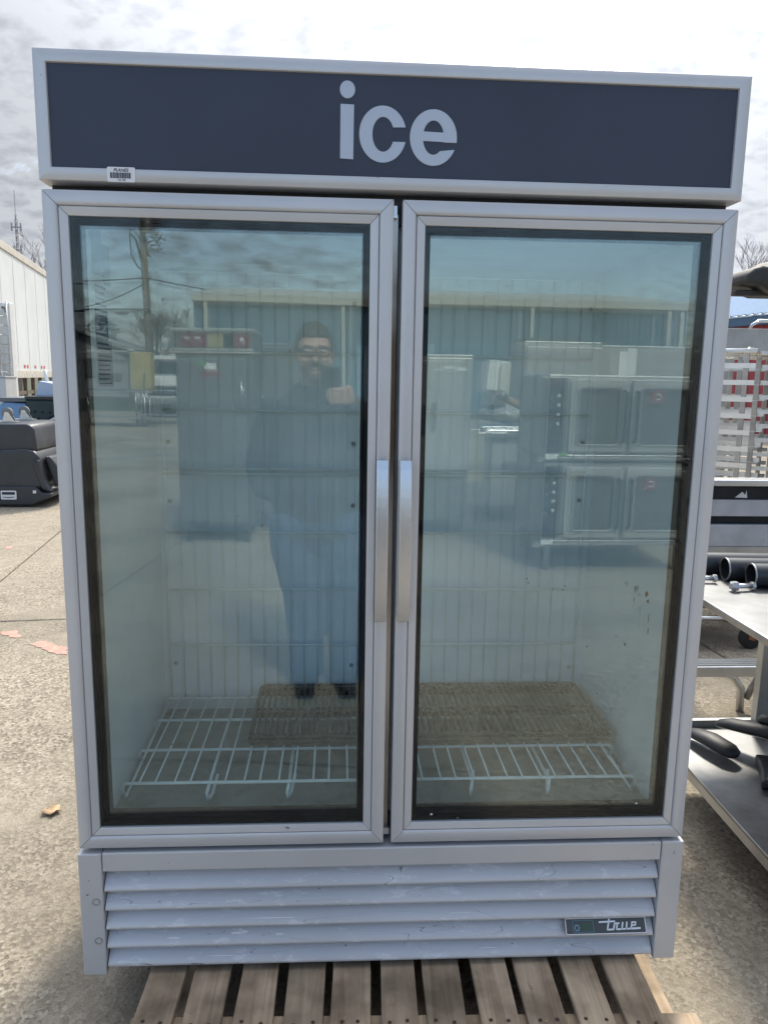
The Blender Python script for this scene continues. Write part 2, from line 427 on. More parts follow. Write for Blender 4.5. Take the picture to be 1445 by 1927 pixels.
# ------------------------------------------------------------------ freezer materials
def silver_mat(name, scuff=0.0, base=(0.615, 0.625, 0.65), rough=0.36):
    m = bpy.data.materials.new(name); m.use_nodes = True
    N, L = m.node_tree.nodes, m.node_tree.links; b = N['Principled BSDF']
    geo = N.new('ShaderNodeNewGeometry')
    class T: outputs = {'Object': geo.outputs['Position']}
    t = T
    n = N.new('ShaderNodeTexNoise'); n.inputs['Scale'].default_value = 2.4; n.inputs['Detail'].default_value = 6; L.new(t.outputs['Object'], n.inputs['Vector'])
    r = N.new('ShaderNodeValToRGB'); r.color_ramp.elements[0].position = 0.35; r.color_ramp.elements[1].position = 0.7
    r.color_ramp.elements[0].color = (*[c * 0.93 for c in base], 1); r.color_ramp.elements[1].color = (*[c * 1.05 for c in base], 1)
    L.new(n.outputs['Fac'], r.inputs[0]); col = r.outputs[0]
    # small dark nicks
    n3 = N.new('ShaderNodeTexNoise'); n3.inputs['Scale'].default_value = 38; n3.inputs['Detail'].default_value = 2; L.new(t.outputs['Object'], n3.inputs['Vector'])
    r3 = N.new('ShaderNodeValToRGB'); r3.color_ramp.elements[0].position = 0.225; r3.color_ramp.elements[1].position = 0.25
    r3.color_ramp.elements[0].color = (0.35, 0.35, 0.36, 1); r3.color_ramp.elements[1].color = (1, 1, 1, 1); L.new(n3.outputs['Fac'], r3.inputs[0])
    mx = N.new('ShaderNodeMixRGB'); mx.blend_type = 'MULTIPLY'; mx.inputs[0].default_value = 1; L.new(col, mx.inputs[1]); L.new(r3.outputs[0], mx.inputs[2]); col = mx.outputs[0]
    met = 0.25
    b.inputs['Metallic'].default_value = met
    b.inputs['Roughness'].default_value = rough
    rr = N.new('ShaderNodeMapRange'); L.new(n.outputs['Fac'], rr.inputs[0]); rr.inputs[3].default_value = rough - 0.06; rr.inputs[4].default_value = rough + 0.08
    L.new(rr.outputs[0], b.inputs['Roughness'])
    if scuff:
        mp = N.new('ShaderNodeMapping'); mp.inputs['Scale'].default_value = (0.8, 2.2, 2.2); L.new(t.outputs['Object'], mp.inputs[0])
        s = N.new('ShaderNodeTexNoise'); s.inputs['Scale'].default_value = 15; s.inputs['Detail'].default_value = 9; s.inputs['Roughness'].default_value = 0.76; L.new(mp.outputs[0], s.inputs['Vector'])
        sr = N.new('ShaderNodeValToRGB'); sr.color_ramp.elements[0].position = 0.555; sr.color_ramp.elements[1].position = 0.60
        sr.color_ramp.elements[0].color = (0, 0, 0, 1); sr.color_ramp.elements[1].color = (scuff, scuff, scuff, 1); L.new(s.outputs['Fac'], sr.inputs[0])
        m2 = N.new('ShaderNodeMixRGB'); L.new(sr.outputs[0], m2.inputs[0]); L.new(col, m2.inputs[1]); m2.inputs[2].default_value = (0.80, 0.82, 0.85, 1); col = m2.outputs[0]
        mm = N.new('ShaderNodeMath'); mm.operation = 'MULTIPLY_ADD'; L.new(sr.outputs[0], mm.inputs[0]); mm.inputs[1].default_value = -0.2; mm.inputs[2].default_value = met
        L.new(mm.outputs[0], b.inputs['Metallic'])
        # thin dark hairline scratches
        w = N.new('ShaderNodeTexNoise'); w.inputs['Scale'].default_value = 3; w.inputs['Detail'].default_value = 2; w.inputs['Distortion'].default_value = 0.8
        mp2 = N.new('ShaderNodeMapping'); mp2.inputs['Scale'].default_value = (0.5, 6, 6); L.new(t.outputs['Object'], mp2.inputs[0]); L.new(mp2.outputs[0], w.inputs['Vector'])
        ab = N.new('ShaderNodeMath'); ab.operation = 'SUBTRACT'; L.new(w.outputs['Fac'], ab.inputs[0]); ab.inputs[1].default_value = 0.5
        a2 = N.new('ShaderNodeMath'); a2.operation = 'ABSOLUTE'; L.new(ab.outputs[0], a2.inputs[0])
        lt = N.new('ShaderNodeMath'); lt.operation = 'LESS_THAN'; L.new(a2.outputs[0], lt.inputs[0]); lt.inputs[1].default_value = 0.0011
        m4 = N.new('ShaderNodeMixRGB'); L.new(lt.outputs[0], m4.inputs[0]); L.new(col, m4.inputs[1]); m4.inputs[2].default_value = (0.3, 0.3, 0.32, 1); col = m4.outputs[0]
    L.new(col, b.inputs['Base Color'])
    bp = N.new('ShaderNodeBump'); bp.inputs['Strength'].default_value = 0.03; bp.inputs['Distance'].default_value = 0.01; L.new(n.outputs['Fac'], bp.inputs['Height']); L.new(bp.outputs[0], b.inputs['Normal'])
    return m
M_SIL = silver_mat('silver_aluminium')
M_LOUV = silver_mat('scuffed_silver_paint', 0.6)
M_HAND = mat('brushed_handle', (0.62, 0.63, 0.65), 0.27, 0.8)
M_BLACK = mat('black_plastic', (0.014, 0.016, 0.019), 0.55, var=0.2, spec=0.25)
M_GASK = mat('black_gasket', (0.010, 0.011, 0.013), 0.7, spec=0.15)
M_DARK = mat('dark_recess', (0.03, 0.033, 0.038), 0.6)
M_LINER = mat('white_liner', (0.88, 0.90, 0.895), 0.42, var=0.07, vscale=3)
M_FLOORI = mat('freezer_floor', (0.27, 0.265, 0.245), 0.5, 0.1, col2=(0.15, 0.145, 0.13), vscale=14, lo=0.5, hi=0.75)
M_SIGN = mat('charcoal_sign', (0.045, 0.053, 0.082), 0.36, var=0.04, vscale=3, spec=0.35)
M_LETTER = mat('milky_letter', (0.50, 0.565, 0.68), 0.35)
M_WHITE = mat('white_sticker', (0.82, 0.83, 0.85), 0.5)
M_INK = mat('ink', (0.03, 0.035, 0.06), 0.6)
M_WIRE = mat('white_wire', (0.86, 0.89, 0.87), 0.35, var=0.08, vscale=20)
M_DWIRE = mat('grimy_wire', (0.07, 0.065, 0.058), 0.45, 0.3, col2=(0.030, 0.027, 0.024), vscale=30)
M_MULL = mat('mullion_steel', (0.55, 0.52, 0.49), 0.35, 0.8, col2=(0.16, 0.11, 0.075), vscale=3, stretch=(1, 1, 0.6))
M_LABEL = mat('faded_label', (0.46, 0.50, 0.54), 0.5, var=0.1)
M_LABELD = mat('blue_label', (0.16, 0.20, 0.27), 0.5)
M_STEEL = mat('stainless', (0.58, 0.59, 0.60), 0.28, 0.9, var=0.10, vscale=4, stretch=(1, 1, 6))
M_STEELD = mat('dull_stainless', (0.40, 0.41, 0.41), 0.4, 0.75, var=0.15, vscale=5)

# ------------------------------------------------------------------ the freezer
FB = 0.14                                          # stands on the pallet
DZ0, DZ1 = 0.458, 1.8445                           # doors
fz = thing('glass_door_freezer', 'tall silver two-door glass ice freezer standing on a wooden pallet', 'freezer', (0, 0, 0))
c = MB()                                           # outer case
c.box(0.0, 0.05, 0.064, 0.76, FB, 2.085); c.box(1.322, 1.372, 0.064, 0.76, FB, 2.085)
c.box(0.05, 1.322, 0.70, 0.76, FB, 2.085)
c.box(0.05, 1.322, 0.064, 0.70, 2.04, 2.085)
case = c.build('case', M_SIL, fz, bevel=0.003)
l = MB()
l.box(0.0502, 0.056, 0.066, 0.630, 0.50, 1.82); l.box(1.316, 1.3218, 0.066, 0.630, 0.50, 1.82)
l.box(0.0502, 1.3218, 0.630, 0.69, 0.46, 1.82)
l.box(0.056, 1.316, 0.066, 0.630, 1.80, 1.82)
liner = l.build('liner', M_LINER, fz)
f_ = MB(); f_.box(0.0502, 1.3218, 0.066, 0.6295, 0.44, 0.503); f_.build('interior_floor', M_FLOORI, fz)
f_ = MB()                                          # dark throat round the opening and the slot under the sign
f_.box(0.006, 1.366, 0.045, 0.0635, 1.805, 1.93); f_.box(0.006, 1.366, 0.045, 0.0635, 0.40, 0.50)
f_.box(0.006, 0.054, 0.0622, 0.0638, 0.50, 1.805); f_.box(1.318, 1.366, 0.0622, 0.0638, 0.50, 1.805)
f_.build('opening_trim', M_DARK, fz)
f_ = MB(); f_.box(0.655, 0.714, 0.0602, 0.115, 0.502, 1.80); f_.build('mullion_body', M_LINER, fz)
f_ = MB(); f_.box(0.662, 0.689, 0.040, 0.060, 0.462, 1.825); mul = f_.build('mullion', M_MULL, fz, bevel=0.002)
f_ = MB(); f_.box(0.676, 0.684, 0.028, 0.0395, 1.815, 1.838); f_.build('hinge_bracket', M_STEEL, mul)
f_ = MB(); f_.box(0.676, 0.690, 0.028, 0.0395, 0.462, 0.478); f_.build('hinge_bracket', M_STEEL, mul)
# wire guards on the rear wall
gv = None
for (gx0, gx1) in ((0.078, 0.628), (0.735, 1.290)):
    fr = MB()
    fr.tube([(gx0, 0.612, 0.545), (gx0, 0.612, 1.775)], 0.0035, 8); fr.tube([(gx1, 0.612, 0.545), (gx1, 0.612, 1.775)], 0.0035, 8)
    gd = fr.build('rear_guard', M_WIRE, fz, smooth=True)
    for z in (0.545, 0.712, 0.882, 1.052, 1.222, 1.236, 1.402, 1.562, 1.735, 1.775):
        h_ = MB(); h_.tube([(gx0, 0.608, z), (gx1, 0.608, z)], 0.0032, 8); h_.build('cross_wire', M_WIRE, gd, smooth=True)
    nw = 14
    for k in range(1, nw):
        x = gx0 + (gx1 - gx0) * k / nw
        if gv is None:
            w_ = MB(); w_.tube([(0, 0.615, 0.545), (0, 0.615, 1.775)], 0.0019, 6); gv = w_.build('upright_wire', M_WIRE, gd, smooth=True); gv.location.x = x
        else: copy_part(gv, gd, (x, 0, 0))
for x, z in ((.088, 1.31), (.612, 1.31), (.088, 1.14), (.612, 1.13), (.09, .65), (.612, .64), (.612, 1.70), (1.282, 1.32), (1.282, 1.15), (1.282, .63), (.088, 1.70), (1.282, 1.70)):
    s_ = MB(); s_.lathe([(0.006, 0), (0.006, -0.004), (0.003, -0.007)], (x, 0.6295, z), 10, 'y'); s_.build('screw', M_STEELD, fz, auto=40)
# labels stuck on the inside of the left wall
X0 = 0.0562
def wall_label(y0, y1, z0, z1, m, rows, mrow, name='wall_label'):
    b_ = MB(); b_.box(X0, X0 + 0.0006, y0, y1, z0, z1); o = b_.build(name, m, fz)
    if rows:
        r_ = MB()
        for k in range(rows):
            zz = z1 - (k + 0.7) * (z1 - z0) / (rows + 0.4); ln = random.uniform(0.75, 0.92)
            r_.box(X0 + 0.0006, X0 + 0.0011, y0 + 0.05 * (y1 - y0), y0 + ln * (y1 - y0), zz - 0.16 * (z1 - z0) / rows, zz + 0.16 * (z1 - z0) / rows)
        r_.build('printed_lines', mrow, o)
wall_label(0.105, 0.180, 1.705, 1.80, M_LABEL, 0, M_INK); wall_label(0.182, 0.235, 1.69, 1.775, M_LABEL, 0, M_INK)
wall_label(0.112, 0.200, 1.635, 1.69, M_WHITE, 4, M_LABELD); wall_label(0.112, 0.200, 1.57, 1.634, M_LABELD, 6, M_LABEL)
wall_label(0.112, 0.225, 1.545, 1.569, M_LABEL, 2, M_INK); wall_label(0.115, 0.225, 1.470, 1.543, M_LABEL, 7, M_INK)

# ---- doors
M_PANE_A = glass_mat('outer_pane', (0.955, 0.990, 0.993), 0.019)
M_PANE_B = glass_mat('inner_pane', (0.955, 0.990, 0.993), 0.085)
P_OUT = [(0.0, 0.030), (0.0, 0.0025), (0.0008, 0.0008), (0.0025, 0.0), (0.0215, 0.0), (0.0245, 0.0008), (0.0268, 0.003), (0.0280, 0.0070), (0.0280, 0.030)]
P_BEZ = [(0.0286, 0.030), (0.0286, 0.0055), (0.0298, 0.0042), (0.0440, 0.0062), (0.0458, 0.0072), (0.0462, 0.0090), (0.0462, 0.030)]
P_SPC = [(0.0285, 0.0600), (0.0285, 0.0310), (0.0466, 0.0310), (0.0466, 0.0135), (0.0520, 0.0135), (0.0535, 0.0600)]
P_IN2 = [(0.0537, 0.0605), (0.0522, 0.0300), (0.0590, 0.0300), (0.0610, 0.0605)]
def make_door(x0, x1, side, yaw):
    g_ = MB()
    for p in mitre(x0, x1, DZ0, DZ1, P_SPC, 0.0): g_.add(p.v, p.f)
    d = g_.build('door', M_GASK, fz)
    for nm, p in zip(('stile', 'stile', 'rail', 'rail'), mitre(x0, x1, DZ0, DZ1, P_OUT)): p.build(nm, M_SIL, d, auto=35)
    for nm, p in zip(('bezel',) * 4, mitre(x0, x1, DZ0, DZ1, P_BEZ)): p.build(nm, M_SIL, d, auto=35)
    g_ = MB()
    for p in mitre(x0, x1, DZ0, DZ1, P_IN2, 0.0): g_.add(p.v, p.f)
    g_.build('spacer', M_GASK, d)
    u = 0.0468
    xc, zc_ = (x0 + x1) / 2, (DZ0 + DZ1) / 2
    hw, hh = (x1 - x0) / 2 - u, (DZ1 - DZ0) / 2 - u
    p = wavy_pane(hw, hh, 0.004, 3 if side == 'L' else 8); o = p.build('glass_pane', M_PANE_A, d, auto=30); o.location = (xc, 0.0088, zc_)
    hw2, hh2 = hw - 0.006, hh - 0.006
    p = wavy_pane(hw2, hh2, 0.004, 5 if side == 'L' else 12); o = p.build('glass_pane', M_PANE_B, d, auto=30); o.location = (xc, 0.034, zc_); o.rotation_euler = (yaw[0], 0, yaw[1])
    # bowed flat handle
    hx = (x1 - 0.0155) if side == 'L' else (x0 + 0.0155)
    h = MB(); K = 18; top = []; bot = []
    z0h, z1h = 0.985, 1.332
    pts = []
    for k in range(K + 1):
        t = k / K; z = z0h + (z1h - z0h) * t
        pts.append((-0.006 - 0.026 * math.sin(PI * (0.06 + 0.88 * t)) ** 0.75, z))
    for y, z in pts: top.append((y, z)); 
    prof = top + [(y + 0.004, z) for y, z in reversed(top)]
    h.prism(prof, hx - 0.0125, hx + 0.0125, 'x')
    ho = h.build('handle', M_HAND, d, bevel=0.0015)
    for z in (z0h + 0.018, z1h - 0.018):
        hf = MB(); hf.box(hx - 0.010, hx + 0.010, -0.012, -0.0004, z - 0.014, z + 0.014); hf.build('handle_mount', M_STEELD, d)
    return d
DL = make_door(0.0, 0.6756, 'L', (0.0015, 0.0035))
DR = make_door(0.6931, 1.372, 'R', (0.002, -0.0085))
M_STAIN = mat('dried_brown_drip', (0.20, 0.15, 0.075), 0.7, var=0.4, vscale=300); M_SPECK = mat('dark_speck', (0.04, 0.035, 0.03), 0.8)
def smear(x, z, w, h, m, par, seed):
    rnd = random.Random(seed); n = 11
    P = [(x + w * rnd.uniform(0.45, 1.0) * math.cos(2 * PI * k / n), z + h * rnd.uniform(0.45, 1.0) * math.sin(2 * PI * k / n)) for k in range(n)]
    q_ = MB(); q_.prism(P, 0.0078, 0.0082, 'y'); q_.build('dried_drip' if h > 0.004 else 'speck', m, par)
for k, (x, z, w, h) in enumerate(((1.2195, 1.052, .0022, .010), (1.219, 1.028, .0014, .008), (1.246, 1.040, .005, .009), (1.250, 1.024, .003, .006), (1.254, .985, .0012, .014), (1.255, .955, .001, .010), (1.205, .925, .003, .005))): smear(x, z, w, h, M_STAIN, DR, k)
for k, (x, z) in enumerate(((.978, 1.075), (.981, 1.066), (1.035, 1.052), (1.062, 1.058), (1.059, 1.050), (1.12, .92), (1.15, .81), (1.10, .78), (1.085, .785), (1.02, .70), (.93, .64))): smear(x, z, .0016, .0022, M_SPECK, DR, 50 + k)
smear(.785, .522, .004, .003, M_WHITE, DR, 90); smear(.845, .512, .0015, .0015, M_WHITE, DR, 91); smear(1.26, .54, .003, .002, M_WHITE, DR, 92)
for k, (x, z) in enumerate(((.36, 1.21), (.41, 1.19), (.21, .70), (.52, .95), (.47, 1.55))): smear(x, z, .0014, .0018, M_SPECK, DL, 70 + k)

# ---- illuminated header
P_HDR = [(0.0, 0.060), (0.0, 0.0030), (0.001, 0.001), (0.003, 0.0), (0.0215, 0.0), (0.0235, 0.001), (0.0245, 0.0045), (0.0245, 0.060)]
HX0, HX1, HZ0, HZ1 = -0.003, 1.3755, 1.861, 2.0935
hb = MB()
for p in mitre(HX0, HX1, HZ0, HZ1, P_HDR, 0.0): hb.add(p.v, p.f)
hb.box(HX0 + 0.002, HX1 - 0.002, 0.0605, 0.0638, HZ0 + 0.002, HZ1 - 0.002)
hdr = hb.build('header', M_SIL, fz, auto=35)
sp = MB(); sp.box(HX0 + 0.0248, HX1 - 0.0248, 0.0055, 0.012, HZ0 + 0.0248, HZ1 - 0.0248); sp.build('sign_panel', M_SIGN, hdr)
# lettering: px of the close-up -> metres on the sign
SX0, SZ0, SK, SKZ = 0.5492, 2.0745, 0.001028 / 5.558, 0.00100 / 5.558
def lp(u, v): return (SX0 + u * SK, SZ0 - v * SKZ)
def lpoly(pts): return [lp(*p) for p in pts]
def letter(mbs, name='letter'):
    return mbs.build(name, M_LETTER, hdr)
YA, YB = 0.0036, 0.0054
q = MB(); q.prism(lpoly([(110, 326), (250, 329), (246, 878), (108, 872)]), YA, YB)
q.prism([lp(181 + 79 * math.cos(2 * PI * k / 40), 181 + 87 * math.sin(2 * PI * k / 40)) for k in range(40)], YA, YB)
letter(q)
def band(outer, inner):
    n = len(outer); mb = MB()
    vs_ = [(p[0], YA, p[1]) for p in outer + inner] + [(p[0], YB, p[1]) for p in outer + inner]
    fs = []
    for i in range(n - 1):
        fs += [(i, i + 1, n + i + 1, n + i), (2 * n + i, 3 * n + i, 3 * n + i + 1, 2 * n + i + 1), (i, 2 * n + i, 2 * n + i + 1, i + 1), (n + i, n + i + 1, 3 * n + i + 1, 3 * n + i)]
    fs += [(0, n, 3 * n, 2 * n), (n - 1, 3 * n - 1, 4 * n - 1, 2 * n - 1)]
    return mb.add(vs_, fs)
def earc(cx, cy, rx, ry, a0, a1, n): return [(cx + rx * math.cos(R(a0 + (a1 - a0) * i / n)), cy - ry * math.sin(R(a0 + (a1 - a0) * i / n))) for i in range(n + 1)]
# c: outer arc from the upper terminal round to the lower one
letter(band(lpoly(earc(553, 615, 247, 287, 15.5, 345.5, 48)), lpoly(earc(557, 616, 113, 176, 25, 336, 48))))
# e: bowl closed by the bar
E = band(lpoly([(1333, 677)] + earc(1086, 632, 248, 286, -3, 336, 56) ), lpoly([(1197, 677)] + earc(1086, 632, 111, 174, 0, 309, 56)))
vs_ = lpoly([(960, 572), (1210, 578), (1210, 673), (960, 667)])
E.prism(vs_, YA + 0.0001, YB - 0.0001)
letter(E)
# asset sticker on the header
stk = MB(); stk.prism(rrect(0.1255, 0.1785, 1.8605, 1.8875, 0.003), -0.0012, -0.0003, 'y'); so = stk.build('asset_sticker', M_WHITE, fz)
FRONT = lambda x, y, z: Matrix.Translation((x, y, z)) @ Matrix.Rotation(R(90), 4, 'X')
text_mesh('PLANES', 0.0082, 'sticker_lettering', M_INK, so, FRONT(0.1515, -0.0014, 1.8792), shear=0.25, bold=0.00012)
text_mesh('736 788', 0.0046, 'sticker_lettering', M_INK, so, FRONT(0.1525, -0.0014, 1.8625))
bc = MB(); xb = 0.1315
for wdt, gap in ((4, 1), (2, 2), (4, 1.5), (2, 1), (2, 1), (4, 2), (2, 1), (3, 1.5), (4, 1), (2, 1), (3, 1.5), (2, 1), (3, 1.5), (4, 0)):
    bc.box(xb, xb + wdt * 0.00066, -0.0016, -0.0012, 1.8672, 1.8775); xb += (wdt + gap) * 0.00066
bc.build('barcode', M_INK, so)

# ---- base with louvres
BX0, BX1 = 0.050, 1.322
for (a, b_, zt) in ((-0.003, 0.0485, 0.4475), (1.3235, 1.375, 0.4495)):
    p = MB(); p.box(a, b_, -0.005, 0.06, FB + 0.004, zt); p.build('base_post', M_SIL, fz, bevel=0.0025)
p = MB(); p.box(BX0, BX1, -0.004, 0.05, 0.403, 0.4485); p.build('base_rail', M_SIL, fz, bevel=0.0025)
p = MB(); p.box(0.02, 1.352, 0.055, 0.0635, FB + 0.01, 0.44); p.build('base_backing', M_DARK, fz)
LZ = [0.352, 0.3045, 0.2570, 0.2095, 0.1620]
def louvre_prof():
    pr = [(0.046, 0.056), (0.040, 0.052), (0.026, 0.038), (0.012, 0.024), (0.003, 0.0135), (-0.001, 0.0075), (-0.002, 0.0035), (0.0, 0.0005), (0.005, -0.0015), (0.014, -0.001)]
    return pr + [(y + 0.0016, z + 0.0026 if k < 8 else z + 0.0016) for k, (y, z) in reversed(list(enumerate(pr)))]
lv = MB(); lv.prism(louvre_prof(), BX0 + 0.001, BX1 - 0.001, 'x')
lo0 = None
for k, z in enumerate(LZ):
    if lo0 is None: lo0 = lv.build('louvre', M_LOUV, fz, auto=50); o = lo0
    else: o = copy_part(lo0, fz)
    o.location = (0, 0, z - 0.002); o.rotation_euler = (0, R(0.12 * (k - 1)), 0)
M_CHIP = mat('bare_white_scuff', (0.86, 0.87, 0.88), 0.5)
def scuff(k, x, w, t0, t1, seed):
    rnd = random.Random(seed); n = 18; lz = LZ[k] - 0.002; P = []
    for q_ in range(n):
        a = 2 * PI * q_ / n; rr_ = rnd.uniform(0.55, 1.0)
        t = (t0 + t1) / 2 + (t1 - t0) / 2 * rr_ * math.sin(a); P.append((x + w * rr_ * math.cos(a), 0.003 + 0.037 * t, lz + 0.0135 + 0.0385 * t))
    mb = MB(); dn = Vector((0, -0.72, 0.69))
    A = [tuple(Vector(p_) + dn * 0.0004) for p_ in P]; B = [tuple(Vector(p_) - dn * 0.0004) for p_ in P]
    mb.add(A + B, [tuple(range(n)), tuple(range(2 * n - 1, n - 1, -1))] + [(q_, (q_ + 1) % n, n + (q_ + 1) % n, n + q_) for q_ in range(n)]); mb.build('scuff_mark', M_CHIP, fz)
for k, x, w, t0, t1 in ((0, .185, .022, .08, .18), (0, .63, .05, .05, .10), (1, .135, .020, .18, .30), (1, .52, .03, .05, .12), (2, .415, .075, .04, .09), (2, .86, .04, .05, .10), (3, .345, .024, .12, .42), (3, .44, .01, .10, .2), (3, .20, .02, .05, .14), (4, .31, .05, .04, .10), (4, .93, .03, .06, .13), (1, .95, .02, .06, .2)): scuff(k, x, w, t0, t1, int(x * 1000) + k)
for x, z in ((0.033, 0.330), (0.034, 0.232)):
    p = MB(); p.ring([(x + 0.0085 * math.cos(2 * PI * k / 24), z + 0.0085 * math.sin(2 * PI * k / 24)) for k in range(24)], [(x + 0.0068 * math.cos(2 * PI * k / 24), z + 0.0068 * math.sin(2 * PI * k / 24)) for k in range(24)], -0.0062, -0.0045, 'y')
    p.build('hole_plug', M_STEELD, fz)
# nameplate on the fourth louvre, leaning back with it
NPM = Matrix.Translation((1.203, -0.0035, 0.2345)) @ Matrix.Rotation(R(-34), 4, 'X')
NP = bpy.data.objects
p = MB(); p.prism(rrect(-0.097, 0.097, -0.0180, 0.0180, 0.002, 2), -0.0030, 0.0, 'y'); npo = p.build('nameplate', mat('nameplate_grey', (0.075, 0.08, 0.08), 0.4), fz); npo.matrix_local = NPM
p = MB(); p.ring(rrect(-0.0965, 0.0965, -0.0175, 0.0175, 0.002, 2), rrect(-0.0945, 0.0945, -0.0155, 0.0155, 0.001, 2), -0.0036, -0.0031, 'y'); p.build('border', M_WHITE, npo)
M_TEALL = mat('teal_print', (0.16, 0.38, 0.50), 0.5); M_GREENL = mat('green_print', (0.055, 0.10, 0.07), 0.5)
p = MB(); p.ring(rrect(-0.079, -0.029, -0.0125, 0.0125, 0.001, 1), rrect(-0.0783, -0.0297, -0.0118, 0.0118, 0.0006, 1), -0.0035, -0.0031, 'y')
p.ring([(-0.069 + 0.0068 * math.cos(PI * k / 3), -0.003 + 0.0075 * math.sin(PI * k / 3)) for k in range(6)], [(-0.069 + 0.0045 * math.cos(PI * k / 3), -0.003 + 0.005 * math.sin(PI * k / 3)) for k in range(6)], -0.0035, -0.0031, 'y'); p.build('emblem', M_TEALL, npo)
p = MB(); p.box(-0.058, -0.032, -0.0034, -0.0031, -0.009, 0.006); p.build('print_block', M_GREENL, npo)
# 'true' in its script: px of the close-up
def tp(u, v): return (-0.097 + (u - 90) * 0.194 / 1195, -0.018 + (305 - v + (u - 700) * -0.0) * 0.036 / 205)
M_CHR = mat('chrome_print', (0.85, 0.86, 0.86), 0.3, 0.3)
def stroke(mb, pts, w):
    P = [Vector(tp(*q_)) for q_ in pts]
    for a, b2 in zip(P, P[1:]):
        d_ = (b2 - a).normalized(); n_ = Vector((-d_.y, d_.x)) * w; e_ = d_ * w * 0.5
        mb.prism([tuple(a - e_ + n_), tuple(a - e_ - n_), tuple(b2 + e_ - n_), tuple(b2 + e_ + n_)], -0.0042, -0.0031, 'y')
t_ = MB()
stroke(t_, [(595, 158), (825, 152)], 0.0018)
stroke(t_, [(745, 125), (705, 250), (795, 248), (822, 178), (885, 176)], 0.0018)
stroke(t_, [(860, 178), (840, 248), (920, 246), (942, 168)], 0.0017)
stroke(t_, [(920, 246), (985, 245), (1003, 165)], 0.0017)
stroke(t_, [(985, 245), (1055, 243), (1080, 168), (1135, 168), (1122, 203), (1070, 205)], 0.0017)
stroke(t_, [(1050, 244), (1190, 240)], 0.0020)
t_.build('lettering', M_CHR, npo)

# ------------------------------------------------------------------ white wire shelves lying inside
def wire_shelf(x0, x1, label):
    w = x1 - x0; t = thing('wire_shelf', label, 'wire shelf', (x0, 0.105, 0.503), 0, 'white wire shelves')
    ZT = 0.052
    for k, y in enumerate((0.0, 0.162, 0.335, 0.482)):     # cross rails bent down at their ends
        p = MB(); p.tube([(0.004, y + 0.018, 0.006), (0.003, y + 0.003, ZT - 0.012), (0.010, y, ZT), (w - 0.010, y, ZT), (w - 0.003, y + 0.003, ZT - 0.012), (w - 0.004, y + 0.018, 0.006)], 0.0036, 8)
        p.build('cross_rail', M_WIRE, t, smooth=True)
    for x in (0.004, w - 0.004):
        p = MB(); p.tube([(x, 0.016, 0.005), (x, 0.50, 0.030)], 0.0036, 8); p.build('side_rail', M_WIRE, t, smooth=True)
    for x in (w * 0.335, w * 0.645):
        p = MB(); p.tube([(x, 0.50, ZT - 0.012), (x, 0.03, ZT - 0.010), (x, 0.004, ZT - 0.010), (x - 0.004, -0.004, 0.026), (x - 0.002, 0.004, 0.004), (x + 0.004, 0.03, 0.008), (x + 0.012, 0.06, ZT - 0.012)], 0.0040, 8)
        p.build('runner', M_WIRE, t, smooth=True)
    p = MB(); p.tube([(w * 0.335, 0.008, ZT - 0.006), (w * 0.645, 0.008, ZT - 0.006)], 0.0034, 8); p.build('tie_wire', M_WIRE, t, smooth=True)
    first = None; n = 15
    for k in range(1, n):
        x = w * k / n + (0.004 if k % 2 else 0)
        if first is None:
            p = MB(); p.tube([(0, -0.004, ZT + 0.0048), (0, 0.486, ZT + 0.0048)], 0.0024, 6); first = p.build('wire', M_WIRE, t, smooth=True); first.location.x = x
        else: copy_part(first, t, (x, 0, 0))
    return t
wire_shelf(0.066, 0.672, 'white wire shelf on the freezer floor behind the left glass door')
wire_shelf(0.692, 1.298, 'white wire shelf on the freezer floor behind the right glass door')
# grimy oven racks stacked on the shelves
M_DWIRE2 = mat('shaded_wire', (0.010, 0.009, 0.009), 0.6, 0.0, spec=0.2)  # near-black copy: shade between the stacked racks put into the colour
M_DWIRE3 = mat('lit_steel_wire', (0.15, 0.145, 0.14), 0.45, 0.0, col2=(0.09, 0.085, 0.08), vscale=22)  # paler copy: light caught by the top rack's wires, put into the colour
def oven_rack(x0, y0, z, rz, label, mw=None, rw=0.0017):
    mw = mw or M_DWIRE2
    w, d = 0.945, 0.335
    t = thing('oven_rack', label, 'oven rack', (x0, y0, z), rz, 'stacked grimy oven racks')
    p = MB(); rr = [(x, y, 0.004) for x, y in rrect(0, w, 0, d, 0.02, 4)]; p.tube(rr + [rr[0]], 0.0040, 8); p.build('rim', M_DWIRE, t, smooth=True)
    for y in (0.018, d * 0.52, d - 0.016):
        p = MB(); p.tube([(0.004, y, 0.001), (w - 0.004, y, 0.001)], 0.0034, 6); p.build('cross_wire', M_DWIRE, t, smooth=True)
    first = None; n = 58
    for k in range(1, n):
        x = w * k / n
        if first is None:
            p = MB(); p.tube([(0, 0.002, 0.0068), (0, d - 0.002, 0.0068)], rw, 6); first = p.build('wire', mw, t, smooth=True); first.location.x = x
        else: copy_part(first, t, (x, 0, 0))
ZS = 0.503 + 0.052 + 0.0075
oven_rack(0.345, 0.262, ZS + 0.004, 0.0, 'dark grimy wire oven rack at the bottom of the stack on the white shelves')
oven_rack(0.345, 0.258, ZS + 0.0125, 0.0, 'dark grimy wire oven rack in the middle of the stack on the white shelves')
oven_rack(0.345, 0.268, ZS + 0.0215, 0.0, 'dark grimy wire oven rack on top of the stack on the white shelves', M_DWIRE3, 0.0017)

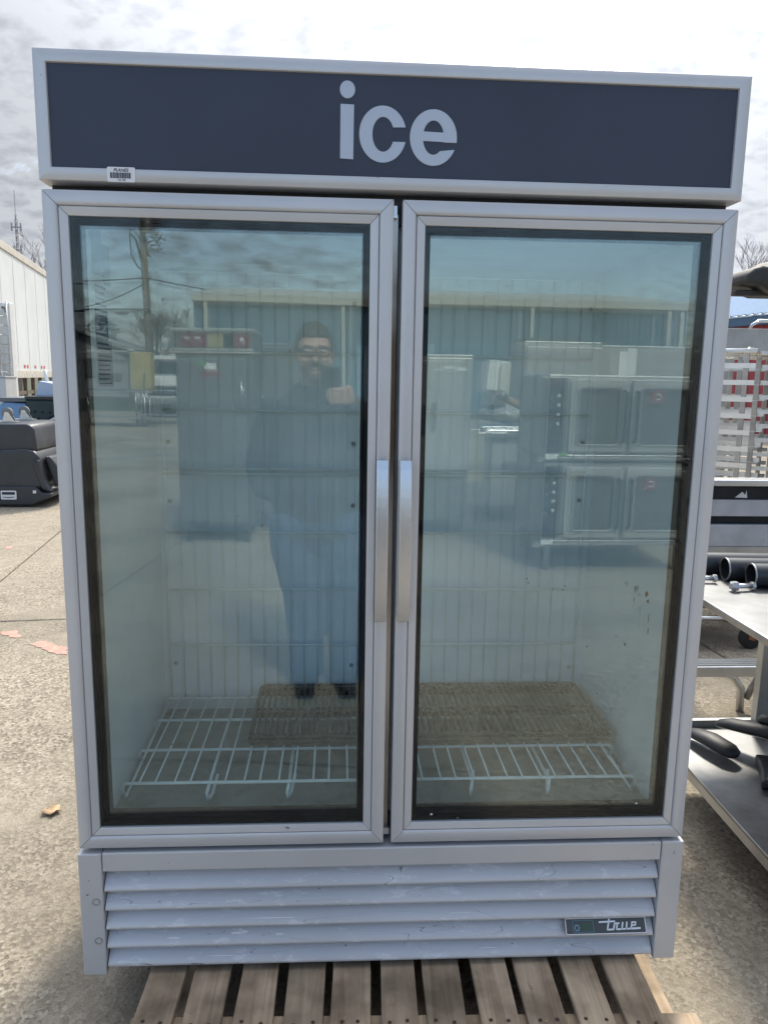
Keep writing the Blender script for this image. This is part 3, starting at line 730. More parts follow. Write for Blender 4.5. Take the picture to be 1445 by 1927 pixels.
# ------------------------------------------------------------------ pallet
def wood_mat(name, c1, c2, seed):
    m = bpy.data.materials.new(name); m.use_nodes = True
    N, L = m.node_tree.nodes, m.node_tree.links; b = N['Principled BSDF']
    t = N.new('ShaderNodeTexCoord'); oi = N.new('ShaderNodeObjectInfo')
    ad = N.new('ShaderNodeVectorMath'); ad.operation = 'MULTIPLY_ADD'; L.new(oi.outputs['Random'], ad.inputs[0]); ad.inputs[1].default_value = (9, 17, 5); L.new(t.outputs['Object'], ad.inputs[2])
    mp = N.new('ShaderNodeMapping'); mp.inputs['Scale'].default_value = (34, 1.6, 34); L.new(ad.outputs[0], mp.inputs[0])
    n = N.new('ShaderNodeTexNoise'); n.inputs['Scale'].default_value = 1.5; n.inputs['Detail'].default_value = 6; n.inputs['Distortion'].default_value = 1.2; L.new(mp.outputs[0], n.inputs['Vector'])
    r = N.new('ShaderNodeValToRGB'); r.color_ramp.elements[0].position = 0.3; r.color_ramp.elements[1].position = 0.72
    r.color_ramp.elements[0].color = (*c1, 1); r.color_ramp.elements[1].color = (*c2, 1); L.new(n.outputs['Fac'], r.inputs[0])
    n2 = N.new('ShaderNodeTexNoise'); n2.inputs['Scale'].default_value = 9; n2.inputs['Detail'].default_value = 5; L.new(ad.outputs[0], n2.inputs['Vector'])
    r2 = N.new('ShaderNodeValToRGB'); r2.color_ramp.elements[0].position = 0.35; r2.color_ramp.elements[1].position = 0.62; r2.color_ramp.elements[0].color = (0.42, 0.41, 0.40, 1); r2.color_ramp.elements[1].color = (1, 1, 1, 1); L.new(n2.outputs['Fac'], r2.inputs[0])
    hv = N.new('ShaderNodeMixRGB'); hv.blend_type = 'MULTIPLY'; hv.inputs[0].default_value = 0.9; L.new(r.outputs[0], hv.inputs[1]); L.new(r2.outputs[0], hv.inputs[2])
    tn = N.new('ShaderNodeMapRange'); L.new(oi.outputs['Random'], tn.inputs[0]); tn.inputs[3].default_value = 0.78; tn.inputs[4].default_value = 1.18
    mu = N.new('ShaderNodeVectorMath'); mu.operation = 'SCALE'; L.new(hv.outputs[0], mu.inputs[0]); L.new(tn.outputs[0], mu.inputs['Scale'])
    L.new(mu.outputs[0], b.inputs['Base Color']); b.inputs['Roughness'].default_value = 0.82
    bp = N.new('ShaderNodeBump'); bp.inputs['Strength'].default_value = 0.35; bp.inputs['Distance'].default_value = 0.004; L.new(n.outputs['Fac'], bp.inputs['Height']); L.new(bp.outputs[0], b.inputs['Normal'])
    return m
M_WOOD = wood_mat('pallet_wood', (0.43, 0.31, 0.205), (0.68, 0.53, 0.37), 1)
M_NAIL = mat('rusty_nail', (0.10, 0.075, 0.06), 0.6, 0.5)
pal = thing('wooden_pallet', 'weathered slatted wooden pallet under the silver freezer', 'pallet', (0.775, 0.385, 0), R(-1.8))
nb = 11
for k in range(nb):
    xw = 0.083 + random.uniform(-0.003, 0.004); xc = -0.583 + k * 0.1066 + random.uniform(-0.004, 0.004)
    n = 7; y0 = -0.565 + random.uniform(-0.006, 0.006); y1 = 0.57
    a = [(-xw / 2 + random.uniform(-0.002, 0.002), y0 + (y1 - y0) * q_ / n) for q_ in range(n + 1)]
    b_ = [(xw / 2 + random.uniform(-0.002, 0.002), y0 + (y1 - y0) * q_ / n) for q_ in range(n + 1)]
    p = MB(); p.prism(a + b_[::-1], 0, 0.0165 + random.uniform(-0.0015, 0.0), 'z')
    o = p.build('deck_board', M_WOOD, pal, bevel=0.0018, seg=1); o.location = (xc, 0, 0.1225); o.rotation_euler = (0, 0, R(random.uniform(-0.5, 0.5)))
    for sx in (-0.02, 0.018):
        nl = MB(); nl.lathe([(0.0042, 0.0), (0.0042, 0.0012), (0.002, 0.0016)], (sx + random.uniform(-.004, .004), y0 + 0.022 + random.uniform(-.005, .005), 0.0162), 8); nl.build('nail', M_NAIL, o)
for y in (-0.545, -0.02, 0.53):
    p = MB(); p.box(-0.63, 0.61, y, y + 0.038, 0.0195, 0.1220); p.build('stringer', M_WOOD, pal, bevel=0.002, seg=1)
for k in range(3):
    p = MB(); p.box(-0.62 + k * 0.57, -0.53 + k * 0.57, -0.55, 0.57, 0.002, 0.019); p.build('bottom_board', M_WOOD, pal)
# splinters on the board edges
for (x, y, ln, a) in ((-0.285, -0.47, 0.05, 80), (-0.065, -0.50, 0.06, 84), (0.255, -0.46, 0.07, 108), (0.262, -0.55, 0.03, 60), (-0.17, -0.54, 0.04, 70), (-0.50, -0.52, 0.03, 100)):
    p = MB(); p.tube([(x, y, 0.142), (x + ln * 0.5 * math.cos(R(a)), y + ln * 0.5 * math.sin(R(a)), 0.135), (x + ln * math.cos(R(a)), y + ln * math.sin(R(a)), 0.130)], [0.0016, 0.0012, 0.0004], 4); p.build('splinter', mat('raw_wood', (0.58, 0.43, 0.27), 0.8), pal)
# ------------------------------------------------------------------ surroundings in direct view: left side
M_TRW = mat('trailer_white', (0.72, 0.75, 0.74), 0.32, var=0.05, vscale=1.5)
M_TRB = mat('trailer_rail', (0.62, 0.58, 0.50), 0.45, var=0.12, vscale=6)
M_REFL = mat('red_reflector', (0.62, 0.07, 0.10), 0.35)
M_RUSTB = mat('brown_steel', (0.16, 0.13, 0.10), 0.6, 0.3, var=0.25)
M_TYRE = mat('rubber', (0.025, 0.025, 0.027), 0.7, var=0.2)
tr = thing('semi_trailer', 'long white semi trailer with red reflectors parked behind on the left', 'trailer', (-6.33, 15.2, 0), R(10.2))
for k in range(11):
    p = MB(); y0 = -5.0 + k * 1.22
    p.box(-0.04, 0.0, y0 + 0.006, y0 + 1.214, 1.52, 3.98); p.build('side_panel', M_TRW, tr, bevel=0.004, seg=1)
    p = MB(); p.box(0.0, 0.006, y0 - 0.03, y0 + 0.03, 1.52, 3.98); p.build('seam_strip', M_TRW, tr)
p = MB(); p.box(-2.56, -0.04, -5.0, 8.42, 1.40, 4.02); p.build('box_body', M_TRW, tr)
p = MB(); p.box(-0.05, 0.03, -5.02, 8.44, 3.981, 4.14); p.build('top_rail', M_TRB, tr, bevel=0.01)
p = MB(); p.box(-0.05, 0.025, -5.02, 8.44, 1.36, 1.519); br_ = p.build('bottom_rail', M_TRB, tr, bevel=0.004)
for k in range(44):
    p = MB(); p.box(0.0255, 0.031, -4.6 + k * 0.29, -4.54 + k * 0.29, 1.38, 1.45); p.build('tie_slot', M_TRW, br_)
for k, y in enumerate((0.72, 1.62, 1.95, 2.82, 3.62, 3.98)):
    p = MB(); p.box(0.0065, 0.010, y, y + 0.14, 1.585, 1.655); p.build('reflector', M_REFL, tr)
for y in (1.1, 2.0, 2.9, 3.8, 4.7):
    p = MB(); p.box(-0.12, -0.04, y, y + 0.08, 0.62, 1.36); p.build('side_guard_post', M_RUSTB, tr)
p = MB(); p.box(-0.12, -0.05, 0.6, 7.0, 0.98, 1.06); p.build('side_guard_rail', M_RUSTB, tr)
for x in (-0.5, -2.0):
    p = MB(); p.box(x - 0.06, x + 0.06, -2.1, -1.98, 0.06, 1.36); p.box(x - 0.15, x + 0.15, -2.2, -1.88, 0.0, 0.06); p.build('landing_leg', M_RUSTB, tr)
for x in (-0.3, -2.2):
    for y in (6.2, 7.4):
        p = MB(); p.lathe([(0.25, -0.13), (0.48, -0.13), (0.51, -0.08), (0.51, 0.08), (0.48, 0.13), (0.25, 0.13)], (x, y, 0.51), 24, 'x'); p.build('wheel', M_TYRE, tr, auto=40)


M_WPAINT = mat('white_enamel', (0.78, 0.79, 0.78), 0.35, var=0.04)
M_GRAY = mat('grey_sheet_metal', (0.42, 0.43, 0.44), 0.45, 0.3, var=0.08)
M_GRAYL = mat('pale_grey_metal', (0.56, 0.57, 0.57), 0.45, 0.2, var=0.06)
wc = thing('white_cabinet', 'tall white cabinet with a hooked handle at the far left before the trailer', 'cabinet', (-5.06, 11.35, 0))
p = MB(); p.box(-0.4, 0.40, 0, 0.16, 0.1, 2.58); p.build('body', M_WPAINT, wc, bevel=0.012)
p = MB(); p.box(0.29, 0.385, -0.03, -0.002, 1.45, 2.55); p.build('door_edge', M_WPAINT, wc, bevel=0.004)
p = MB(); p.tube([(0.30, -0.03, 2.50), (0.33, -0.06, 2.50), (0.36, -0.06, 2.47), (0.365, -0.06, 2.42)], 0.014, 8); p.build('handle', M_RUSTB, wc, smooth=True)
for x in (-0.3, 0.32): 
    p = MB(); p.box(x - 0.04, x + 0.04, 0.04, 0.12, 0, 0.1); p.build('foot', M_BLACK, wc)
gb = thing('grey_chest', 'grey sheet metal chest under the wire rack at far left', 'chest', (-5.05, 10.75, 0))
p = MB(); p.box(-0.6, 0.50, 0, 0.42, 0.06, 1.40); p.build('body', M_GRAYL, gb, bevel=0.01)
p = MB(); p.box(-0.61, 0.51, -0.01, 0.43, 1.401, 1.425); p.build('lid', M_GRAY, gb, bevel=0.006)
p = MB(); p.tube([(0.26, -0.02, 1.20), (0.33, -0.05, 1.21), (0.40, -0.05, 1.22)], 0.01, 6); p.tube([(0.33, -0.03, 1.20), (0.34, -0.04, 1.10), (0.30, -0.02, 1.02)], 0.006, 6); p.build('cable_hook', M_WPAINT, gb, smooth=True)
p = MB(); p.box(-0.58, 0.48, 0.03, 0.40, 0, 0.06); p.build('plinth', M_DARK, gb)
wr = thing('wire_rack', 'chrome wire rack standing on the grey chest at far left', 'wire rack', (-5.05, 10.8, 1.426))
for x in (-0.5, 0.42):
    for y in (0.02, 0.36): 
        p = MB(); p.tube([(x, y, 0), (x, y, 1.16)], 0.013, 8); p.build('post', M_STEEL, wr, smooth=True)
p = MB(); p.box(-0.5, 0.43, 0.0, 0.02, 0.98, 1.14); p.build('name_board', mat('blue_grey_board', (0.30, 0.38, 0.45), 0.5), wr)
for k in range(7):
    z = 0.06 + k * 0.145
    p = MB(); p.tube([(-0.5, 0.02, z), (0.42, 0.02, z), (0.42, 0.36, z), (-0.5, 0.36, z)], 0.007, 6); sh = p.build('shelf_wire', M_STEEL, wr, smooth=True)
    for q_ in range(1, 7):
        p = MB(); p.tube([(-0.5 + q_ * 0.131, 0.02, z + 0.01), (-0.5 + q_ * 0.131, 0.36, z + 0.01)], 0.003, 5); p.build('wire', M_STEEL, sh)

bb = thing('blue_bin', 'light blue plastic bin beside the dark green box', 'bin', (-3.93, 9.0, 0))
p = MB(); p.prism([(-0.45, 0.02), (0.33, 0.02), (0.355, 1.085), (0.06, 1.10), (-0.02, 1.04), (-0.45, 0.98)], 0, 0.7, 'y'); p.build('body', mat('light_blue_plastic', (0.20, 0.36, 0.60), 0.45, var=0.05), bb, bevel=0.02)
p = MB(); p.box(0.02, 0.37, -0.02, 0.72, 1.101, 1.16); p.build('lid', mat('grey_plastic', (0.16, 0.17, 0.18), 0.5), bb, bevel=0.012)
p = MB(); p.box(-0.46, 0.35, -0.012, -0.002, 0.70, 0.74); p.build('rib', MATS['light_blue_plastic'], bb)
gbx = thing('green_box', 'dark green plastic box with round holes by the freezer', 'box', (-3.37, 8.95, 0))
M_DGREEN = mat('dark_green_plastic', (0.012, 0.035, 0.042), 0.4, var=0.1)
p = MB(); p.box(-0.19, 0.42, 0, 0.6, 0.03, 1.135); p.build('body', M_DGREEN, gbx, bevel=0.02)
p = MB(); p.box(-0.20, 0.43, -0.012, 0.61, 1.136, 1.18); p.build('lid', mat('dark_grey_lid', (0.035, 0.04, 0.042), 0.5), gbx, bevel=0.008)
for x, z in ((-0.08, 0.98), (0.02, 0.975), (0.12, 0.97), (-0.03, 0.89), (0.07, 0.885)):
    p = MB(); p.lathe([(0.017, 0), (0.017, -0.004), (0.010, -0.006)], (x, -0.001, z), 12, 'y'); p.build('vent_hole', M_BLACK, gbx)
pw = thing('angled_panel', 'pale blue angled panel with a white rod lying on the green box', 'panel', (-3.37, 9.12, 1.1805))
p = MB(); p.prism([(-0.13, 0.0), (0.42, 0.0), (0.42, 0.06), (0.10, 0.17), (-0.075, 0.20)], 0.02, 0.38, 'y'); p.build('panel', mat('pale_blue_paint', (0.50, 0.60, 0.74), 0.4), pw, bevel=0.006)
p = MB(); p.tube([(-0.03, 0.2, 0.17), (-0.055, 0.2, 0.34)], 0.024, 8); p.build('rod', M_WPAINT, pw, smooth=True)

sk = thing('steel_sink', 'stainless steel sink behind the black plastic tub', 'sink', (-3.02, 8.35, 0))
p = MB(); rim = [(x, y, 0.70) for x, y in rrect(-0.42, 0.5, 0, 0.62, 0.05)]; p.tube(rim + [rim[0]], 0.035, 8); p.build('rim', M_STEEL, sk, smooth=True)
p = MB(); p.prism([(-0.40, 0.70), (-0.40, 0.62), (-0.36, 0.44), (-0.26, 0.34), (0.36, 0.34), (0.46, 0.44), (0.48, 0.70)], 0.02, 0.60, 'y'); p.build('basin', M_STEEL, sk, bevel=0.03, seg=3)
p = MB(); p.tube([(-0.43, -0.02, 0.635), (0.5, -0.02, 0.635)], 0.022, 8); p.build('front_roll', M_STEEL, sk, smooth=True)
p = MB(); p.tube([(-0.36, -0.01, 0.22), (0.5, -0.01, 0.22)], 0.02, 8); p.build('foot_rail', M_STEEL, sk, smooth=True)
for x in (-0.34, 0.42):
    for y in (0.05, 0.57):
        p = MB(); p.tube([(x, y, 0), (x, y, 0.40)], 0.018, 8); p.build('leg', M_STEEL, sk, smooth=True)
tf = thing('tilted_frame', 'black frame with a pale edge tilted over the steel sink', 'frame', (-3.02, 8.45, 0.735))
p = MB(); p.prism([(-0.30, 0.0), (0.42, 0.0), (0.42, 0.30), (0.02, 0.26), (-0.05, 0.22)], 0.0, 0.34, 'y'); p.build('frame', M_BLACK, tf, bevel=0.01)
p = MB(); p.prism([(-0.31, 0.01), (-0.285, 0.0), (0.02, 0.185), (-0.01, 0.20)], -0.012, -0.001, 'y'); p.build('edge', M_WPAINT, tf)
p = MB(); p.prism([(-0.12, 0.015), (-0.08, 0.01), (0.2, 0.20), (0.16, 0.215)], -0.010, -0.001, 'y'); p.build('strut', M_RUSTB, tf)

M_TUB = mat('black_polyethylene', (0.038, 0.042, 0.048), 0.38, var=0.18, vscale=5, bump=0.08, bscale=120)
tb = thing('plastic_tub_truck', 'upturned black plastic tub truck with casters on its back', 'tub truck', (-3.2, 7.15, 0))
p = MB(); p.prism([(-0.55, 0.20), (0.42, 0.20), (0.475, 0.24), (0.47, 0.40), (0.44, 0.56), (0.385, 0.63), (0.30, 0.655), (-0.55, 0.60)], 0.02, 0.95, 'y'); p.build('lower_hull', M_TUB, tb, bevel=0.035, seg=4, auto=60)
p = MB(); p.prism([(-0.55, 0.58), (0.405, 0.62), (0.385, 0.86), (0.36, 0.91), (0.30, 0.93), (-0.55, 0.92)], 0.07, 0.90, 'y'); p.build('upper_hull', M_TUB, tb, bevel=0.035, seg=4, auto=60)
p = MB(); p.prism([(-0.55, 0.02), (0.36, 0.02), (0.56, 0.12), (0.58, 0.16), (0.46, 0.165), (0.40, 0.235), (-0.55, 0.24)], -0.02, 1.0, 'y'); p.build('rim', M_TUB, tb, bevel=0.02, seg=3, auto=60)
p = MB(); p.prism([(0.36, 0.52), (0.44, 0.54), (0.50, 0.30), (0.56, 0.18), (0.46, 0.20), (0.40, 0.38)], -0.005, 0.10, 'y'); p.build('handle_moulding', M_TUB, tb, bevel=0.02)
p = MB(); p.prism([(0.45, 0.56), (0.52, 0.56), (0.62, 0.42), (0.62, 0.24), (0.55, 0.20), (0.52, 0.34)], 0.14, 0.5, 'y'); p.build('side_moulding', M_TUB, tb, bevel=0.02)
p = MB(); p.prism(rrect(0.02, 0.19, 0.09, 0.19, 0.012, 3), -0.026, -0.0215, 'y'); lo_ = p.build('label_plate', M_WPAINT, tb)
p = MB(); p.prism(rrect(0.035, 0.175, 0.145, 0.175, 0.006, 2), -0.0275, -0.0262, 'y'); p.build('plate_print', M_INK, lo_)
p = MB(); p.prism([(0.04, 0.115), (0.105, 0.108), (0.17, 0.115), (0.165, 0.121), (0.105, 0.116), (0.045, 0.121)], -0.0275, -0.0262, 'y'); p.build('plate_print', M_INK, lo_)
p = MB(); p.prism([(0.37, 0.16), (0.405, 0.163), (0.405, 0.195), (0.37, 0.192)], -0.0235, -0.0205, 'y'); p.build('small_label', M_WPAINT, tb)
M_CWH = mat('grey_wheel', (0.22, 0.22, 0.22), 0.5)
for (x, y) in ((0.06, 0.25), (0.06, 0.72)):
    p = MB(); p.box(x - 0.14, x + 0.10, y - 0.06, y + 0.06, 0.925, 0.945); cp = p.build('caster_plate', M_STEELD, tb)
    p = MB(); p.lathe([(0.02, -0.018), (0.05, -0.018), (0.062, -0.012), (0.062, 0.012), (0.05, 0.018), (0.02, 0.018)], (x - 0.02, y, 1.035), 18, 'y'); p.build('caster_wheel', M_CWH, tb, auto=40)
    p = MB(); p.prism([(x - 0.07, 0.945), (x + 0.06, 0.945), (x + 0.0, 1.05), (x - 0.04, 1.05)], y - 0.032, y - 0.026, 'y'); p.prism([(x - 0.07, 0.945), (x + 0.06, 0.945), (x + 0.0, 1.05), (x - 0.04, 1.05)], y + 0.026, y + 0.032, 'y'); p.build('caster_fork', M_STEEL, cp)

# ------------------------------------------------------------------ bare trees and the radio mast
M_BARK = mat('bare_bark', (0.20, 0.17, 0.145), 0.9, var=0.25)
M_BARKP = mat('pale_bark', (0.30, 0.275, 0.25), 0.9, var=0.25)
def bare_tree(loc, h, label, seed, m=None, spread=0.55, levels=6, stems=1, rmin=0.011):
    rnd = random.Random(seed); t = thing('bare_tree', label, 'tree', loc, rnd.uniform(0, 6))
    trunk = MB(); cr = MB(); m = m or M_BARK
    def grow(p, d, ln, r, lv, mb):
        pts = [p]; rs = [r]; n = 3
        for k in range(n):
            d = (d + Vector((rnd.uniform(-1, 1), rnd.uniform(-1, 1), rnd.uniform(-0.3, 0.7))) * 0.16).normalized()
            pts.append(pts[-1] + d * ln / n); rs.append(r * (1 - 0.45 * (k + 1) / n))
        mb.tube(pts, rs, 7 if lv < 2 else (5 if lv < 4 else 3), cap=lv == 0)
        if lv >= levels: return
        nb_ = 3 if lv < 3 else rnd.choice((2, 3, 3))
        for k in range(nb_):
            q_ = pts[-1] if k == 0 else pts[-1].lerp(pts[1], rnd.uniform(0, 0.9))
            a = rnd.uniform(0, 2 * PI); side = Vector((math.cos(a), math.sin(a), 0))
            nd = (d * rnd.uniform(0.7, 1.1) + side * spread * rnd.uniform(0.6, 1.4) + Vector((0, 0, 0.22))).normalized()
            grow(q_, nd, ln * rnd.uniform(0.62, 0.82), max(rmin, rs[-1] * rnd.uniform(0.70, 0.98)), lv + 1, cr)
    for s_ in range(stems):
        a = s_ * 2.4
        grow(Vector((0.25 * math.cos(a) * (stems > 1), 0.25 * math.sin(a) * (stems > 1), -0.03)), Vector((0.25 * math.cos(a) * (stems > 1), 0.25 * math.sin(a) * (stems > 1), 1)).normalized(), h * 0.27, h * 0.022, 0, trunk)
    trunk.build('trunk', m, t, smooth=True); cr.build('crown', m, t, smooth=True)
    return t
bare_tree((-12.9, 32, 0), 10.0, 'pale bare tree rising behind the white trailer, nearest the mast', 3, M_BARKP)
bare_tree((-12.0, 34, 0), 8.2, 'lower pale bare tree behind the trailer, beside the freezer edge', 11, M_BARKP)
mast = thing('radio_mast', 'thin lattice radio mast far behind the trailer', 'mast', (-58.5, 150, 0))
M_MAST = mat('mast_steel', (0.38, 0.35, 0.35), 0.6, 0.3)
for a in range(3):
    x, y = 0.35 * math.cos(a * 2.09), 0.35 * math.sin(a * 2.09)
    p = MB(); p.tube([(x, y, 0), (x * 0.6, y * 0.6, 29)], 0.045, 4); p.build('leg', M_MAST, mast)
p = MB()
for k in range(24):
    z = 1 + k * 1.2; s_ = 1 - 0.4 * z / 29
    for a in range(3):
        x, y = 0.35 * s_ * math.cos(a * 2.09), 0.35 * s_ * math.sin(a * 2.09); x2, y2 = 0.35 * s_ * math.cos((a + 1) * 2.09), 0.35 * s_ * math.sin((a + 1) * 2.09)
        p.tube([(x, y, z), (x2, y2, z + 1.2)], 0.035, 4)
tag(p.build('bracing', M_MAST, mast), kind='stuff')
for z, w in ((27.5, 0.9), (23.5, 0.7)):
    p = MB(); p.box(-w, w, -0.1, 0.1, z, z + 0.15); p.box(-w, -w + 0.18, -0.15, 0.15, z - 0.6, z + 0.8); p.box(w - 0.18, w, -0.15, 0.15, z - 0.6, z + 0.8); p.build('antenna_arm', M_MAST, mast)
p = MB(); p.tube([(0, 0, 29), (0, 0, 34)], 0.05, 5); p.build('whip', M_MAST, mast)

# ------------------------------------------------------------------ surroundings in direct view: right side
M_REDS = mat('red_siding', (0.36, 0.06, 0.075), 0.5, var=0.08)
M_BLUEF = mat('blue_fascia', (0.07, 0.14, 0.24), 0.45)
M_ROOFB = mat('pale_blue_roof', (0.42, 0.52, 0.64), 0.3, 0.3, var=0.05)
rb = thing('red_building', 'red metal building with a pale blue ribbed roof beyond the racks', 'building', (12.0, 21.0, 0), R(192.1))
# local +y runs towards the camera along the wall, local +x is away from the yard's far side
for k in range(46):
    y = -7 + k * 0.42
    p = MB(); p.box(-0.04, 0.0, y + 0.004, y + 0.416, 0, 3.1); sd = p.build('siding_panel', M_REDS, rb)
    p = MB(); p.box(0.0, 0.022, y - 0.025, y + 0.025, 0, 3.1); p.build('rib', M_REDS, sd)
p = MB(); p.box(0.0225, 0.30, -7.1, 12.4, 3.09, 3.33); p.build('fascia', M_BLUEF, rb)
p = MB(); p.add([(0.32, -7.1, 3.335), (0.32, 12.4, 3.335), (-6, 12.4, 5.0), (-6, -7.1, 5.0), (0.32, -7.1, 3.36), (0.32, 12.4, 3.36), (-6, 12.4, 5.03), (-6, -7.1, 5.03)], [(0, 3, 2, 1), (4, 5, 6, 7), (0, 1, 5, 4), (2, 3, 7, 6), (1, 2, 6, 5), (3, 0, 4, 7)]); rf_ = p.build('roof', M_ROOFB, rb)
for k in range(62):
    y = -7 + k * 0.31
    p = MB(); p.tube([(0.33, y, 3.375), (-6, y, 5.045)], 0.035, 4); p.build('roof_rib', M_ROOFB, rf_)
p = MB(); p.box(-6, -0.05, -7.0, -6.96, 0, 3.1); p.box(-6, -0.05, 12.3, 12.34, 0, 3.1); p.build('end_wall', M_REDS, rb)
bare_tree((26.5, 48, 0), 14.5, 'bare tree behind the pale blue roof on the right', 23, M_BARK)

mx_ = thing('floor_mixer', 'dark grey rounded machine head rising above the racks on the right', 'mixer', (3.4, 3.8, 0))
M_MIXG = mat('hammered_grey', (0.030, 0.031, 0.032), 0.6, 0.1, var=0.15)
p = MB(); p.prism([(0.0, 0.0), (0.0, 0.06), (0.05, 0.105), (0.11, 0.125), (0.165, 0.115), (0.215, 0.155), (0.27, 0.185), (0.40, 0.215), (0.75, 0.21), (0.75, -0.06), (0.22, -0.06), (0.17, -0.045), (0.11, -0.01)], 0.0, 0.42, 'y'); o = p.build('head', M_MIXG, mx_, bevel=0.03, seg=3, auto=50); o.location.z = 2.185
p = MB(); p.box(-0.02, 0.30, 0.12, 0.2, 2.115, 2.155); p.build('bar', M_MIXG, mx_, bevel=0.008)
p = MB(); p.lathe([(0.014, 0), (0.014, -0.012), (0.008, -0.015)], (0.275, -0.001, 2.325), 10, 'y'); p.build('knob', M_WPAINT, mx_)
p = MB(); p.prism([(0.50, 0.0), (0.95, 0.0), (0.90, 0.3), (0.78, 1.2), (0.78, 2.13), (0.52, 2.13), (0.56, 1.2)], 0.04, 0.38, 'y'); p.build('column', M_MIXG, mx_, bevel=0.03)
bm_ = thing('steel_gantry', 'grey steel beam on two posts behind the sheet pan racks', 'frame', (3.85, 5.0, 0))
p = MB(); p.box(0, 1.4, 0, 0.16, 1.765, 1.965); p.build('beam', M_GRAY, bm_, bevel=0.008)
for x in (-0.001, 1.28):
    p = MB(); p.box(x + 0.004, x + 0.116, 0.02, 0.14, 0, 1.764); p.build('post', M_GRAY, bm_)
p = MB(); p.tube([(0.28, 0.08, 1.96), (0.30, 0.08, 2.0), (0.36, 0.08, 2.035), (0.5, 0.08, 2.04), (0.58, 0.08, 2.0), (0.6, 0.08, 1.96)], 0.014, 8); p.build('grab_handle', M_STEEL, bm_, smooth=True)
p = MB(); p.box(0.02, 1.38, -0.004, -0.0005, 1.955, 1.964); p.build('edge_strip', M_GRAYL, bm_)

M_ALU = mat('aluminium', (0.72, 0.72, 0.70), 0.34, 0.75, var=0.10, vscale=6)
M_ALUD = mat('dull_aluminium', (0.42, 0.40, 0.37), 0.45, 0.6, var=0.2, vscale=6)
def pan_rack(loc, rz, label, n=13):
    t = thing('sheet_pan_rack', label, 'pan rack', loc, rz, 'aluminium sheet pan racks')
    LN, WD = 0.66, 0.50
    r0 = None
    for yy in (0.0, WD):
        for x in (0.06, 0.33, LN - 0.06):
            p = MB(); p.box(x - 0.016, x + 0.016, yy - 0.012 + (0.02 if yy == 0 else -0.02), yy + 0.012 + (0.02 if yy == 0 else -0.02), 0.13, 1.70); p.build('post', M_ALUD, t)
        for k in range(n):
            z = 0.30 + k * 0.108
            if r0 is None:
                p = MB(); p.prism([(0, 0), (0, 0.032), (0.003, 0.032), (0.003, 0.003), (0.034, 0.003), (0.034, 0)], 0, LN, 'x'); r0 = p.build('slide', M_ALU, t); o = r0
            else: o = copy_part(r0, t)
            o.location = (0, yy, z) if yy == 0 else (LN, yy, z); o.rotation_euler = (0, 0, 0) if yy == 0 else (0, 0, PI)
    for x in (0.06, LN - 0.06):
        p = MB(); p.tube([(x, 0.02, 1.66), (x, 0.03, 1.70), (x, 0.08, 1.72), (x, WD - 0.08, 1.72), (x, WD - 0.03, 1.70), (x, WD - 0.02, 1.66)], 0.014, 8); p.build('top_tube', M_ALU, t, smooth=True)
    p = MB(); p.tube([(0.0, 0.02, 1.705), (LN, 0.02, 1.705)], 0.018, 8); p.build('side_tube', M_ALU, t, smooth=True)
    p = MB(); p.tube([(0.0, WD - 0.02, 1.705), (LN, WD - 0.02, 1.705)], 0.018, 8); p.build('side_tube', M_ALU, t, smooth=True)
    for x in (0.06, LN - 0.06):
        for y in (0.02, WD - 0.02): caster(t, x, y, 0.05, M_TYRE, M_STEELD, 0.13)
    return t
pan_rack((2.72, 3.70, 0), R(-38), 'aluminium sheet pan rack nearest the freezer on the right')
pan_rack((3.30, 4.30, 0), R(-20), 'aluminium sheet pan rack farther back, seen through the nearer rack')

M_PANEL = mat('grey_panel', (0.42, 0.44, 0.48), 0.45, 0.2, var=0.12, vscale=9)
dr = thing('steel_counter_unit', 'stainless counter unit with dark bands in front of the pan racks', 'counter', (2.30, 2.02, 0))
for nm, a, b_, m_, pr in (('top', 1.005, 1.035, M_STEEL, 0.012), ('black_band', 0.940, 1.004, M_BLACK, 0.004), ('panel', 0.855, 0.939, M_PANEL, 0.0), ('slot', 0.815, 0.854, M_BLACK, -0.02), ('panel', 0.705, 0.814, M_PANEL, 0.006), ('ledge', 0.66, 0.704, M_STEELD, 0.0), ('skirt', 0.60, 0.659, M_GRAY, -0.02)):
    p = MB(); p.box(0, 1.3, -pr, 0.10, a, b_); p.build(nm, m_, dr, bevel=0.004)
p = MB(); p.prism([(0.20, 0.950), (0.235, 0.978), (0.25, 0.962), (0.255, 0.985), (0.262, 0.948)], -0.0062, -0.0045, 'y'); p.build('torn_sticker', M_GRAYL, dr)
for x in (0.04, 1.24):
    for y in (0.02, 0.08):
        p = MB(); p.tube([(x, y, 0), (x, y, 0.60)], 0.02, 8); p.build('leg', M_STEELD, dr, smooth=True)

